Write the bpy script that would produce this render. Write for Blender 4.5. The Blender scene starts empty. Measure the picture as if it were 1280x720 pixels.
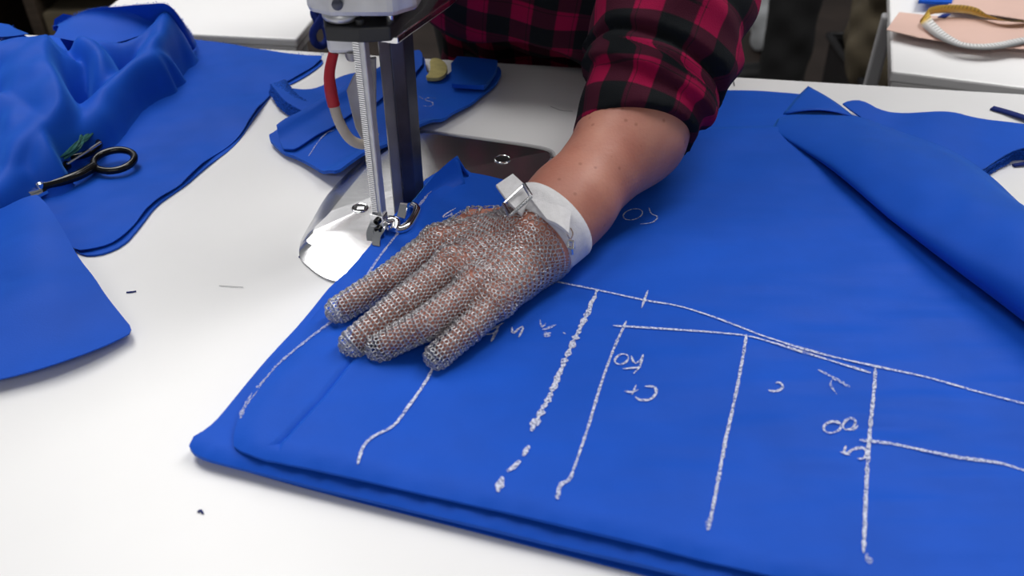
import bpy, math, random
import numpy as np
from mathutils import Vector, Matrix
from mathutils.geometry import delaunay_2d_cdt

random.seed(4); RNG = np.random.default_rng(4)
SC = bpy.context.scene
COL = SC.collection
PI = math.pi

# ------------------------------------------------------------------ camera model (used to place things on the table)
TILT = math.radians(52); CT, ST = math.cos(TILT), math.sin(TILT); FPX = 1100.0; CAMH = .39
def ray(px, py):
    x = (px-640)/FPX; y = -(py-360)/FPX
    return np.array([x, y*CT+ST, y*ST-CT])
def at(px, py, z=0.0):
    r = ray(px, py); t = (z-CAMH)/r[2]
    return np.array([r[0]*t, r[1]*t, z])
def aty(px, py, Y):
    r = ray(px, py); t = Y/r[1]
    return np.array([r[0]*t, Y, CAMH+r[2]*t])
def on(px, py, zf):
    z = .012
    for _ in range(6):
        p = at(px, py, z); z = float(zf(p[None, :2])[0])
    return np.array([p[0], p[1], z])

# ------------------------------------------------------------------ small maths
def V(*a): return np.array(a, float)
def nrm(v): v = np.asarray(v, float); return v/(np.linalg.norm(v)+1e-12)
def smooth01(t): t = np.clip(t, 0, 1); return t*t*(3-2*t)
def smin(a, b, k):
    h = np.clip(.5+.5*(b-a)/k, 0, 1)
    return b+(a-b)*h-k*h*(1-h)
class Noise:
    def __init__(s, scale, n=9, seed=0, dim=3, stretch=None):
        r = np.random.default_rng(seed)
        d = r.normal(size=(n, dim)); d /= np.linalg.norm(d, axis=1)[:, None]
        s.k = d*(2*PI/scale)*r.uniform(.55, 1.7, n)[:, None]
        if stretch is not None: s.k = s.k*np.array(stretch)[None, :]
        s.p = r.uniform(0, 2*PI, n); s.n = n
    def __call__(s, P):
        P = np.asarray(P); out = np.zeros(P.shape[:-1])
        for k, p in zip(s.k, s.p): out += np.sin(P@k+p)
        return out/math.sqrt(s.n/2)
def catmull(pts, n=8, closed=False):
    P = np.array(pts, float); m = len(P); out = []
    rng = range(m) if closed else range(m-1)
    for i in rng:
        if closed: p0, p1, p2, p3 = P[(i-1) % m], P[i], P[(i+1) % m], P[(i+2) % m]
        else: p0, p1, p2, p3 = P[max(i-1, 0)], P[i], P[i+1], P[min(i+2, m-1)]
        for j in range(n):
            t = j/n
            out.append(.5*((2*p1)+(-p0+p2)*t+(2*p0-5*p1+4*p2-p3)*t*t+(-p0+3*p1-3*p2+p3)*t**3))
    if not closed: out.append(P[-1])
    return np.array(out)
def resample(P, n, closed=False):
    P = np.array(P, float)
    if closed: P = np.vstack([P, P[:1]])
    L = np.r_[0, np.cumsum(np.linalg.norm(np.diff(P, axis=0), axis=1))]
    t = np.linspace(0, L[-1], n, endpoint=not closed)
    return np.stack([np.interp(t, L, P[:, i]) for i in range(P.shape[1])], 1)
def chaikin(P, it=2, closed=True):
    P = np.array(P, float)
    for _ in range(it):
        if closed:
            Q = np.roll(P, -1, 0); P = np.stack([.75*P+.25*Q, .25*P+.75*Q], 1).reshape(-1, P.shape[1])
        else:
            Q = np.stack([.75*P[:-1]+.25*P[1:], .25*P[:-1]+.75*P[1:]], 1).reshape(-1, P.shape[1])
            P = np.vstack([P[:1], Q, P[-1:]])
    return P
def seg_dist(XY, line):
    """distance of 2-D points to a polyline, plus arc parameter 0..1"""
    XY = np.asarray(XY); line = np.asarray(line, float)[:, :2]
    best = np.full(XY.shape[0], 1e9); par = np.zeros(XY.shape[0])
    L = np.r_[0, np.cumsum(np.linalg.norm(np.diff(line, axis=0), axis=1))]
    for i in range(len(line)-1):
        a, b = line[i], line[i+1]; ab = b-a
        t = np.clip(((XY-a)@ab)/(ab@ab+1e-12), 0, 1)
        d = np.linalg.norm(XY-(a+t[:, None]*ab), axis=1)
        m = d < best; best[m] = d[m]; par[m] = (L[i]+t[m]*(L[i+1]-L[i]))/L[-1]
    return best, par
def in_poly(XY, poly):
    x, y = XY[:, 0], XY[:, 1]; c = np.zeros(len(x), bool); n = len(poly)
    for i in range(n):
        x1, y1 = poly[i][:2]; x2, y2 = poly[(i+1) % n][:2]
        if y1 == y2: continue
        m = ((y1 > y) != (y2 > y)) & (x < (x2-x1)*(y-y1)/(y2-y1)+x1)
        c ^= m
    return c

# ------------------------------------------------------------------ objects
def link(name, me, mat=None, parent=None, smooth=True):
    o = bpy.data.objects.new(name, me); COL.objects.link(o)
    if mat: me.materials.append(mat)
    if parent: o.parent = parent
    if smooth: me.shade_smooth()
    return o
def mesh(name, verts, faces):
    me = bpy.data.meshes.new(name)
    me.from_pydata([tuple(map(float, v)) for v in verts], [], [tuple(map(int, f)) for f in faces])
    me.update(); return me
def mesh_np(name, verts, quads):
    me = bpy.data.meshes.new(name); n = len(quads)
    me.vertices.add(len(verts)); me.vertices.foreach_set('co', np.asarray(verts, np.float32).ravel())
    me.loops.add(n*4); me.loops.foreach_set('vertex_index', np.asarray(quads, np.int32).ravel())
    me.polygons.add(n); me.polygons.foreach_set('loop_start', np.arange(0, n*4, 4, dtype=np.int32))
    me.polygons.foreach_set('loop_total', np.full(n, 4, np.int32))
    me.update(calc_edges=True); me.validate(); return me
def tag(o, label=None, cat=None, group=None, kind=None):
    if label: o['label'] = label
    if cat: o['category'] = cat
    if group: o['group'] = group
    if kind: o['kind'] = kind
    return o
def thing(name, label, cat, group=None, loc=(0, 0, 0)):
    o = bpy.data.objects.new(name, None); COL.objects.link(o); o.empty_display_size = .02
    o.location = loc
    bpy.context.view_layer.update()
    return tag(o, label, cat, group)
def bevel(o, w, seg=2, angle=35):
    m = o.modifiers.new('bevel', 'BEVEL'); m.width = w; m.segments = seg
    m.limit_method = 'ANGLE'; m.angle_limit = math.radians(angle); m.harden_normals = False
    return o
def auto(o, angle=40):
    me = o.data
    me.set_sharp_from_angle(angle=math.radians(angle)); return o
class MB:
    """collects pieces into one mesh"""
    def __init__(s): s.v = []; s.f = []
    def add(s, v, f):
        n = len(s.v); s.v += [tuple(map(float, q)) for q in v]; s.f += [tuple(int(i)+n for i in q) for q in f]; return s
    def box(s, c, size, R=None):
        c = np.array(c, float); h = np.array(size, float)/2
        P = np.array([[x, y, z] for x in (-1, 1) for y in (-1, 1) for z in (-1, 1)])*h
        if R is not None: P = P@np.array(R).T
        return s.add(P+c, [(0, 1, 3, 2), (4, 6, 7, 5), (0, 4, 5, 1), (2, 3, 7, 6), (0, 2, 6, 4), (1, 5, 7, 3)])
    def prism(s, poly, z0, z1):
        n = len(poly)
        v = [(p[0], p[1], z0) for p in poly]+[(p[0], p[1], z1) for p in poly]
        a = sum(poly[i][0]*poly[(i+1) % n][1]-poly[(i+1) % n][0]*poly[i][1] for i in range(n))
        f = [tuple(range(n))[::-1], tuple(range(n, 2*n))]+[(i, (i+1) % n, n+(i+1) % n, n+i) for i in range(n)]
        if a < 0: f = [q[::-1] for q in f]
        return s.add(v, f)
    def tube(s, pts, r, n=10, cap=True):
        P = np.array(pts, float); m = len(P)
        r = np.full(m, r) if np.isscalar(r) else np.interp(np.linspace(0, 1, m), np.linspace(0, 1, len(r)), r)
        T = np.gradient(P, axis=0); T /= np.linalg.norm(T, axis=1)[:, None]+1e-12
        u = nrm(np.cross(T[0], V(0, 0, 1) if abs(T[0][2]) < .9 else V(1, 0, 0))); vs = []
        for i in range(m):
            u = nrm(u-T[i]*(u@T[i])); w = np.cross(T[i], u)
            for k in range(n):
                a = 2*PI*k/n; vs.append(P[i]+r[i]*(math.cos(a)*u+math.sin(a)*w))
        f = [(i*n+k, i*n+(k+1) % n, (i+1)*n+(k+1) % n, (i+1)*n+k) for i in range(m-1) for k in range(n)]
        if cap: f += [tuple(range(n))[::-1], tuple((m-1)*n+k for k in range(n))]
        return s.add(vs, f)
    def ring_tube(s, pts, r, n=8):
        P = np.array(pts, float); m = len(P)
        T = np.roll(P, -1, 0)-np.roll(P, 1, 0); T /= np.linalg.norm(T, axis=1)[:, None]
        N = nrm(np.cross(P[0]-P.mean(0), P[m//4]-P.mean(0))); vs = []
        for i in range(m):
            u = np.cross(T[i], N)
            for k in range(n):
                a = 2*PI*k/n; vs.append(P[i]+r*(math.cos(a)*u+math.sin(a)*N))
        f = [(i*n+k, i*n+(k+1) % n, ((i+1) % m)*n+(k+1) % n, ((i+1) % m)*n+k) for i in range(m) for k in range(n)]
        return s.add(vs, f)
    def lathe(s, prof, c=(0, 0, 0), n=32, axis=None):
        """prof: (r, h) pairs along axis"""
        ax = nrm(axis if axis is not None else (0, 0, 1))
        u = nrm(np.cross(ax, V(0, 1, 0) if abs(ax[1]) < .9 else V(1, 0, 0))); w = np.cross(ax, u); c = np.array(c, float)
        vs = [c+ax*h+r*(math.cos(2*PI*k/n)*u+math.sin(2*PI*k/n)*w) for r, h in prof for k in range(n)]
        m = len(prof)
        f = [(i*n+k, i*n+(k+1) % n, (i+1)*n+(k+1) % n, (i+1)*n+k) for i in range(m-1) for k in range(n)]
        f += [tuple(range(n))[::-1], tuple((m-1)*n+k for k in range(n))]
        return s.add(vs, f)
    def strip(s, A, B, th=None):
        """ribbon between two equally sampled curves, optional thickness vector"""
        A = np.array(A); B = np.array(B); n = len(A)
        if th is None:
            return s.add(np.vstack([A, B]), [(i, n+i, n+i+1, i+1) for i in range(n-1)])
        th = np.array(th); v = np.vstack([A, B, A-th, B-th]); f = []
        for i in range(n-1):
            f += [(i, n+i, n+i+1, i+1), (2*n+i, 2*n+i+1, 3*n+i+1, 3*n+i), (i, i+1, 2*n+i+1, 2*n+i), (n+i, 3*n+i, 3*n+i+1, n+i+1)]
        f += [(0, 2*n, 3*n, n), (n-1, 2*n-1, 4*n-1, 3*n-1)]
        return s.add(v, f)
    def build(s, name, mat, parent=None, smooth=True, angle=40, bev=None):
        o = link(name, mesh(name, s.v, s.f), mat, parent, smooth)
        if smooth: auto(o, angle)
        if bev: bevel(o, bev)
        return o
def part_local(o, parent):
    """keep world placement when parented to an Empty that is not at the origin"""
    o.matrix_parent_inverse = parent.matrix_world.inverted(); return o

# ------------------------------------------------------------------ materials
def new_mat(name):
    m = bpy.data.materials.new(name); m.use_nodes = True
    return m, m.node_tree.nodes, m.node_tree.links, m.node_tree.nodes['Principled BSDF']
def mat(name, col, rough=.5, metal=0, spec=.5, var=0, vscale=40, bump=0, bscale=300, sheen=0, coat=0, stretch=None):
    m, N, L, b = new_mat(name)
    b.inputs['Base Color'].default_value = (*col, 1); b.inputs['Roughness'].default_value = rough
    b.inputs['Metallic'].default_value = metal; b.inputs['Specular IOR Level'].default_value = spec
    if sheen:
        b.inputs['Sheen Weight'].default_value = sheen; b.inputs['Sheen Roughness'].default_value = .45; b.inputs['Sheen Tint'].default_value = (.12, .45, 1, 1)
    if coat: b.inputs['Coat Weight'].default_value = coat
    tc = N.new('ShaderNodeTexCoord'); src = tc.outputs['Object']
    if stretch:
        mp = N.new('ShaderNodeMapping'); mp.inputs['Scale'].default_value = stretch; L.new(src, mp.inputs[0]); src = mp.outputs[0]
    if var:
        n = N.new('ShaderNodeTexNoise'); n.inputs['Scale'].default_value = vscale; n.inputs['Detail'].default_value = 4
        r = N.new('ShaderNodeValToRGB')
        r.color_ramp.elements[0].color = (*[c*(1-var) for c in col], 1); r.color_ramp.elements[1].color = (*[min(1, c*(1+var)) for c in col], 1)
        r.color_ramp.elements[0].position = .3; r.color_ramp.elements[1].position = .7
        L.new(src, n.inputs['Vector']); L.new(n.outputs['Fac'], r.inputs[0]); L.new(r.outputs[0], b.inputs['Base Color'])
    if bump:
        n = N.new('ShaderNodeTexNoise'); n.inputs['Scale'].default_value = bscale; n.inputs['Detail'].default_value = 3
        bm = N.new('ShaderNodeBump'); bm.inputs['Strength'].default_value = bump; bm.inputs['Distance'].default_value = .001
        L.new(src, n.inputs['Vector']); L.new(n.outputs['Fac'], bm.inputs['Height']); L.new(bm.outputs[0], b.inputs['Normal'])
    return m
BLUE = (.0075, .083, .54)
M = {}
M['blue'] = mat('royal_blue_twill', BLUE, .55, spec=.12, var=.06, vscale=25, bump=.12, bscale=900, sheen=.35)
M['blue_raw'] = mat('blue_ply_edges', (.014, .085, .48), .85, spec=.1, var=.55, vscale=700, bump=.8, bscale=900)
M['blue_dark'] = mat('dark_blue_interlining', (.007, .02, .15), .75, spec=.2, var=.1, vscale=40)
M['table'] = mat('white_laminate', (.84, .835, .84), .38, spec=.4, var=.012, vscale=14)
M['table_edge'] = mat('white_edging', (.74, .73, .73), .5)
M['frame'] = mat('grey_painted_steel', (.42, .42, .43), .5)
M['floor'] = mat('brown_vinyl', (.045, .032, .027), .55, var=.35, vscale=6)
M['plaster'] = mat('plaster', (.6, .59, .57), .9, var=.03, vscale=3)
M['steel'] = mat('polished_steel', (.78, .78, .8), .27, metal=1, var=.06, vscale=30, bump=.03, bscale=120, stretch=(1, 14, 1))
M['chrome'] = mat('bright_chrome', (.8, .8, .82), .14, metal=1)
M['cast'] = mat('brushed_aluminium', (.6, .6, .61), .42, metal=.85, var=.08, vscale=80, bump=.1, bscale=200)
M['gun'] = mat('gunmetal', (.085, .09, .12), .38, metal=.8, var=.15, vscale=60)
M['black'] = mat('black_paint', (.014, .014, .016), .42, var=.2, vscale=60)
M['black_gloss'] = mat('black_enamel', (.005, .005, .006), .16, spec=.35)
M['greyplate'] = mat('satin_grey_plate', (.35, .34, .35), .45, metal=.7, var=.1, vscale=50)
M['red'] = mat('red_sleeve', (.42, .006, .018), .45, var=.1, vscale=90)
M['hose'] = mat('cream_hose', (.5, .44, .38), .6, var=.08, vscale=90)
M['strap'] = mat('white_webbing', (.74, .73, .75), .85, spec=.2, var=.05, vscale=300, bump=.6, bscale=1400)
M['mail'] = mat('steel_rings', (.62, .62, .65), .33, metal=1)
M['yellow'] = mat('pale_yellow_chalk', (.52, .44, .17), .9, var=.12, vscale=120, bump=.3, bscale=400)
M['teal'] = mat('teal_thread', (.012, .1, .085), .8, var=.3, vscale=150)
M['khaki'] = mat('olive_canvas', (.11, .088, .055), .9, var=.2, vscale=18, bump=.3, bscale=200)
M['trouser'] = mat('black_trouser_cloth', (.012, .012, .013), .9, var=.15, vscale=30)
M['hair'] = mat('dark_hair', (.015, .01, .008), .5)
M['paper'] = mat('pink_pattern_paper', (.62, .42, .36), .8, var=.05, vscale=14)
M['white_cloth'] = mat('white_cloth', (.6, .62, .64), .9, var=.05, vscale=30)
M['wood'] = mat('dark_brown_wood', (.05, .035, .024), .6, var=.35, vscale=9, stretch=(1, 1, 8))
M['gold'] = mat('gold_wire', (.8, .5, .3), .25, metal=1)
M['thread_dark'] = mat('dark_thread', (.02, .02, .03), .8)
M['thread_grey'] = mat('grey_thread', (.3, .3, .32), .8)

def skin_mat():
    m, N, L, b = new_mat('skin')
    tc = N.new('ShaderNodeTexCoord')
    n1 = N.new('ShaderNodeTexNoise'); n1.inputs['Scale'].default_value = 28; n1.inputs['Detail'].default_value = 4
    r1 = N.new('ShaderNodeValToRGB'); e = r1.color_ramp.elements
    e[0].position = .3; e[0].color = (.43, .16, .115, 1); e[1].position = .72; e[1].color = (.55, .255, .185, 1)
    v = N.new('ShaderNodeTexVoronoi'); v.inputs['Scale'].default_value = 85
    r2 = N.new('ShaderNodeValToRGB'); e = r2.color_ramp.elements
    e[0].position = .05; e[0].color = (.5, .36, .3, 1); e[1].position = .16; e[1].color = (1, 1, 1, 1)
    mx = N.new('ShaderNodeMix'); mx.data_type = 'RGBA'; mx.blend_type = 'MULTIPLY'; mx.inputs[0].default_value = .55
    L.new(tc.outputs['Object'], n1.inputs['Vector']); L.new(tc.outputs['Object'], v.inputs['Vector'])
    L.new(n1.outputs['Fac'], r1.inputs[0]); L.new(v.outputs['Distance'], r2.inputs[0])
    L.new(r1.outputs[0], mx.inputs[6]); L.new(r2.outputs[0], mx.inputs[7]); L.new(mx.outputs[2], b.inputs['Base Color'])
    b.inputs['Roughness'].default_value = .48; b.inputs['Specular IOR Level'].default_value = .4
    b.inputs['Subsurface Weight'].default_value = .12; b.inputs['Subsurface Radius'].default_value = (.006, .002, .001)
    n2 = N.new('ShaderNodeTexNoise'); n2.inputs['Scale'].default_value = 420; bm = N.new('ShaderNodeBump')
    bm.inputs['Strength'].default_value = .22; bm.inputs['Distance'].default_value = .001
    L.new(tc.outputs['Object'], n2.inputs['Vector']); L.new(n2.outputs['Fac'], bm.inputs['Height']); L.new(bm.outputs[0], b.inputs['Normal'])
    return m
M['skin'] = skin_mat()

def plaid_mat():
    m, N, L, b = new_mat('crimson_black_plaid')
    a = N.new('ShaderNodeAttribute'); a.attribute_name = 'plaid'
    sep = N.new('ShaderNodeSeparateXYZ'); L.new(a.outputs['Vector'], sep.inputs[0])
    def math_(op, x, y=None):
        n = N.new('ShaderNodeMath'); n.operation = op
        for i, q in enumerate((x, y)):
            if q is None: continue
            if isinstance(q, (int, float)): n.inputs[i].default_value = q
            else: L.new(q, n.inputs[i])
        return n.outputs[0]
    P = .041
    def band(src):
        f = math_('FRACT', math_('DIVIDE', src, P))
        r = N.new('ShaderNodeValToRGB'); cr = r.color_ramp
        cr.elements[0].position = 0; cr.elements[0].color = (0, 0, 0, 1)
        for p, c in ((.03, 1), (.47, 1), (.5, 0), (.97, 0)):
            e = cr.elements.new(p); e.color = (c, c, c, 1)
        cr.elements[-1].position = 1; cr.elements[-1].color = (0, 0, 0, 1)
        L.new(f, r.inputs[0])
        fine = math_('MULTIPLY', math_('LESS_THAN', math_('ABSOLUTE', math_('SUBTRACT', f, .40)), .012), .6)
        return math_('ADD', math_('MULTIPLY', r.outputs[0], .5), math_('MULTIPLY', fine, -.5))
    t = math_('ADD', band(sep.outputs[0]), band(sep.outputs[1]))
    r = N.new('ShaderNodeValToRGB'); cr = r.color_ramp
    cr.elements[0].position = 0; cr.elements[0].color = (.0055, .007, .009, 1)
    cr.elements[1].position = 1; cr.elements[1].color = (.27, .003, .045, 1)
    e = cr.elements.new(.5); e.color = (.05, .006, .018, 1)
    L.new(t, r.inputs[0])
    n = N.new('ShaderNodeTexNoise'); n.inputs['Scale'].default_value = 900
    L.new(a.outputs['Vector'], n.inputs['Vector'])
    mx = N.new('ShaderNodeMix'); mx.data_type = 'RGBA'; mx.blend_type = 'MULTIPLY'; mx.inputs[0].default_value = .5
    L.new(r.outputs[0], mx.inputs[6]); L.new(n.outputs['Color'], mx.inputs[7])
    L.new(r.outputs[0], b.inputs['Base Color'])
    bm = N.new('ShaderNodeBump'); bm.inputs['Strength'].default_value = .3; bm.inputs['Distance'].default_value = .001
    L.new(n.outputs['Fac'], bm.inputs['Height']); L.new(bm.outputs[0], b.inputs['Normal'])
    b.inputs['Roughness'].default_value = .9; b.inputs['Specular IOR Level'].default_value = .15
    return m
M['plaid'] = plaid_mat()

def chalk_mat(name, lo, hi):
    m, N, L, b = new_mat(name)
    b.inputs['Base Color'].default_value = (.68, .71, .84, 1); b.inputs['Roughness'].default_value = .95
    b.inputs['Specular IOR Level'].default_value = .1
    tc = N.new('ShaderNodeTexCoord'); n = N.new('ShaderNodeTexNoise'); n.inputs['Scale'].default_value = 620; n.inputs['Detail'].default_value = 3
    r = N.new('ShaderNodeValToRGB'); r.color_ramp.elements[0].position = lo; r.color_ramp.elements[1].position = hi; r.color_ramp.elements[0].color = (.1, .1, .1, 1)
    L.new(tc.outputs['Object'], n.inputs['Vector']); L.new(n.outputs['Fac'], r.inputs[0]); L.new(r.outputs[0], b.inputs['Alpha'])
    return m
M['chalk'] = chalk_mat('white_chalk', .30, .60)
M['chalk_faint'] = chalk_mat('rubbed_chalk', .34, .82)

def tape_mat():
    m, N, L, b = new_mat('tape_measure')
    a = N.new('ShaderNodeAttribute'); a.attribute_name = 'along'
    sep = N.new('ShaderNodeSeparateXYZ'); L.new(a.outputs['Vector'], sep.inputs[0])
    w = N.new('ShaderNodeMath'); w.operation = 'FRACT'
    d = N.new('ShaderNodeMath'); d.operation = 'DIVIDE'; d.inputs[1].default_value = .005
    L.new(sep.outputs[0], d.inputs[0]); L.new(d.outputs[0], w.inputs[0])
    lt = N.new('ShaderNodeMath'); lt.operation = 'LESS_THAN'; lt.inputs[1].default_value = .16; L.new(w.outputs[0], lt.inputs[0])
    gt = N.new('ShaderNodeMath'); gt.operation = 'GREATER_THAN'; gt.inputs[1].default_value = .55; L.new(sep.outputs[1], gt.inputs[0])
    mul = N.new('ShaderNodeMath'); mul.operation = 'MULTIPLY'; L.new(lt.outputs[0], mul.inputs[0]); L.new(gt.outputs[0], mul.inputs[1])
    g = N.new('ShaderNodeNewGeometry')
    side = N.new('ShaderNodeMix'); side.data_type = 'RGBA'
    side.inputs[6].default_value = (.62, .4, .06, 1); side.inputs[7].default_value = (.66, .66, .66, 1)
    L.new(sep.outputs[2], side.inputs[0])
    mx = N.new('ShaderNodeMix'); mx.data_type = 'RGBA'; L.new(mul.outputs[0], mx.inputs[0])
    L.new(side.outputs[2], mx.inputs[6]); mx.inputs[7].default_value = (.05, .04, .03, 1)
    L.new(mx.outputs[2], b.inputs['Base Color']); b.inputs['Roughness'].default_value = .5
    return m
M['tape'] = tape_mat()

# ------------------------------------------------------------------ cloth laid on the table
def slab(name, poly, ztop, zbot, sp, material, parent=None, jitter=0.0, extra=None, fringe=None):
    """solid sheet over an outline (world xy); ztop/zbot are functions of (n,2) points"""
    poly = np.array(poly, float)[:, :2]
    L = np.linalg.norm(np.roll(poly, -1, 0)-poly, axis=1).sum()
    B = resample(poly, max(24, int(L/sp)), closed=True)
    if jitter: B = B+RNG.normal(size=B.shape)*jitter
    x0, y0 = B.min(0); x1, y1 = B.max(0)
    gy = np.arange(y0, y1, sp*.87); pts = []
    for j, y in enumerate(gy):
        xs = np.arange(x0+(sp/2 if j % 2 else 0), x1, sp); pts.append(np.stack([xs, np.full(len(xs), y)], 1))
    I = np.vstack(pts); I = I[in_poly(I, B)]
    d, _ = seg_dist(I, np.vstack([B, B[:1]])); I = I[d > sp*.55]
    if extra is not None:
        d, _ = seg_dist(I, extra[0]); I = np.vstack([I[d > sp*.8]]+[e for e in extra])
    nb = len(B); P = np.vstack([B, I])
    r = delaunay_2d_cdt([Vector(p) for p in P], [(i, (i+1) % nb) for i in range(nb)], [], 1, 1e-7)
    XY = np.array([tuple(v) for v in r[0]]); F = [tuple(f) for f in r[2]]
    n = len(XY); top = ztop(XY); bot = np.minimum(zbot(XY), top-.0004)
    v = np.vstack([np.c_[XY, top], np.c_[XY, bot]])
    f = list(F)+[tuple(n+i for i in q[::-1]) for q in F]
    cnt = {}
    for q in F:
        for a, b_ in zip(q, q[1:]+q[:1]): cnt[(a, b_)] = 1
    for (a, b_) in list(cnt):
        if (b_, a) not in cnt: f.append((b_, a, n+a, n+b_))
    mb = MB(); mb.add(v, f)
    if fringe is not None:
        for line, dens, ln in fringe: add_fringe(mb, line, dens, ln, ztop)
    o = link(name, mesh(name, mb.v, mb.f), material, parent); auto(o, 50); return o
def add_fringe(mb, line, spacing, ln, zf=None):
    line = np.array(line, float); L = np.linalg.norm(np.diff(line, axis=0), axis=1).sum()
    Q = resample(line, max(4, int(L/spacing)))
    for q in Q:
        z = float(zf(q[None, :2])[0]) if zf is not None else q[2]
        p = V(q[0], q[1], z-.0006); d = nrm(RNG.normal(size=3)*V(1, 1, .5)); e = nrm(np.cross(d, V(0, 0, 1)))*.00028
        l = ln*RNG.uniform(.4, 1.2); m_ = p+d*l*.5+V(0, 0, .0004)+RNG.normal(size=3)*ln*.12; t = p+d*l
        mb.add([p-e, p+e, m_+e*.8, m_-e*.8, t+e*.3, t-e*.3], [(0, 1, 2, 3), (3, 2, 4, 5)])
def px_poly(pts, z, it=1):
    return chaikin(np.array([at(a, b, z)[:2] for a, b in pts]), it)
def edge_round(XY, line, r, depth=None):
    d, _ = seg_dist(XY, line); t = np.clip(1-d/r, 0, 1)
    return (depth or r)*(1-np.sqrt(np.clip(1-t*t, 0, 1)))

# ================================================================== SETTING
FLOOR = -.78
fl = MB().box((0.4, 1.6, FLOOR-.02), (7, 6.4, .04)).build('floor', M['floor'], smooth=False); tag(fl, kind='structure')
wl = MB().box((0.4, 4.84, .6), (7, .1, 2.8)).build('wall_back', M['plaster'], smooth=False); tag(wl, kind='structure')

# ================================================================== TABLES
def frame_from(p, q):
    d = nrm(np.append((q-p)[:2], 0)); n = V(-d[1], d[0], 0); return d, n
def make_table(name, label, pa, pb, depth, x0, x1, legs, thick=.028, top=0.0, inset=.018, ah=.035, lw=.04, group=None, side=1, apron=True):
    """pa->pb lies on one long edge of the top; depth goes to the side of the normal; x0/x1 stretch along the edge"""
    d, n = frame_from(pa, pb); n = n*side
    R = np.stack([d, n, V(0, 0, 1)], 1)
    c = pa+d*((x0+x1)/2)+n*(depth/2)
    t = thing(name, label, 'table', group, loc=(c[0], c[1], FLOOR))
    def put(mb, nm, m, bev=.002):
        o = mb.build(nm, m, t, smooth=False); part_local(o, t); bevel(o, bev); return o
    put(MB().box(c+V(0, 0, top-thick/2), (x1-x0, depth, thick), R), 'tabletop', M['table'], .0025)
    if apron:
        fm = MB()
        for s in (-1, 1):
            fm.box(c+n*s*(depth/2-.0125-inset)+V(0, 0, top-thick-ah/2), (x1-x0-2*inset, .025, ah), R)
            fm.box(c+d*s*((x1-x0)/2-.0125-inset)+V(0, 0, top-thick-ah/2), (.025, depth-.051-2*inset, ah), R)
        put(fm, 'frame', M['frame' if ah > .03 else 'table_edge'], .002)
    h0 = FLOOR; h1 = top-thick-ah
    for u, v in legs:
        p = pa+d*u+n*v
        put(MB().box(V(p[0], p[1], (h0+h1)/2), (lw, lw, h1-h0), R), 'leg', M['frame'], .003)
    return t, d, n
e0, e1 = at(326, 60), at(1280, 117)
cut_table, TD, TN = make_table('cutting_table', 'large white cutting table in front carrying the blue cloth and the cutting machine', e0, e1, 1.25, -1.1, 1.75,
    [(-1.0, .08), (1.65, .08), (-1.0, 1.17), (1.65, 1.17)], side=-1)
# small white table behind, on the left
a0, a1 = at(234, 32, -.01), at(369, 38.5, -.01)
tl, d2, n2 = make_table('side_table', 'white table standing behind the draped blue cloth, beside the machine head', a0, a1, .62, float((at(122, 6, -.01)-a0)@nrm(a1-a0)), float(np.linalg.norm(a1-a0)),
    [(-.10, .05), (.10, .05), (-.10, .56), (.10, .56)], top=-.01, thick=.011, inset=.003, ah=.012)
# white table on the right with pattern papers
b0, b1 = at(1117, 78, -.01), at(1280, 98, -.01)
tr, d3, n3 = make_table('side_table', 'white table behind on the right holding pink pattern papers and a tape', b0, b1, .6, -.0, .36,
    [(.004, .225), (.34, .235), (.20, .585), (.34, .585)], top=-.01, thick=.013, inset=.003, ah=.014, lw=.018)
# ================================================================== MAIN BLUE LAY
n_u = Noise(.11, 10, 3, dim=2); n_u2 = Noise(.035, 10, 5, dim=2, stretch=(.5, 1.5)); n_u3 = Noise(.05, 8, 8, dim=2)
front_px = [(290, 552), (305, 562), (345, 574), (450, 597), (600, 630), (800, 678), (985, 722), (1130, 757), (1420, 830)]
U_front = np.array([at(a, b, .017)[:2] for a, b in front_px])
fin_a, fin_b = at(520, 262, .018), at(575, 214, .022)
w_px = [at(*p, .018)[:2] for p in ((1090, 560), (1190, 470), (950, 440))]
def U_top(XY):
    XY = np.asarray(XY); y = XY[:, 1]
    base = .0185-.0115*smooth01((y-.60)/.24)
    base = np.maximum(base, .0165*(1-smooth01((y-.71)/.03)))
    z = base+.00045*n_u(XY)
    wr = np.exp(-((XY-w_px[0])**2).sum(1)/.09**2)+np.exp(-((XY-w_px[1])**2).sum(1)/.08**2)+.7*np.exp(-((XY-w_px[2])**2).sum(1)/.07**2)
    z = z+.00036*(.4+wr)*n_u2(XY)
    z = z-edge_round(XY, U_front, .014, .0042)
    # folded seam line running down from the fingers
    d, _ = seg_dist(XY, seam); z = z-.0016*np.exp(-(d/.0010)**2)+.0006*np.exp(-((d-.003)/.002)**2)
    # upstanding fold at the far corner beside the machine
    d, t = seg_dist(XY, fin); z = z+.004*smooth01(t*1.4)*np.clip(1-d/.009, 0, 1)
    # soft dip left of the chalk line
    d, _ = seg_dist(XY, U_left); z = z-.0042*np.clip(1-d/.02, 0, 1)**2
    return z
seam = np.array([at(a, b, .018)[:2] for a, b in ((345, 556), (400, 500), (450, 440), (500, 385))])
fin = np.array([at(a, b, .02)[:2] for a, b in ((505, 278), (535, 246), (575, 212))])
U_left = np.array([at(a, b, .014)[:2] for a, b in ((291, 548), (306, 510), (335, 468), (375, 425), (430, 372))])
_s = resample(seam, 46)[1:-1]; _n = nrm(np.append(seam[-1]-seam[0], 0)); _n = np.array([-_n[1], _n[0]])
SEAMS = [_s]+[_s+_n*o_ for o_ in (-.0042, -.0022, .0022, .0042)]
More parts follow.
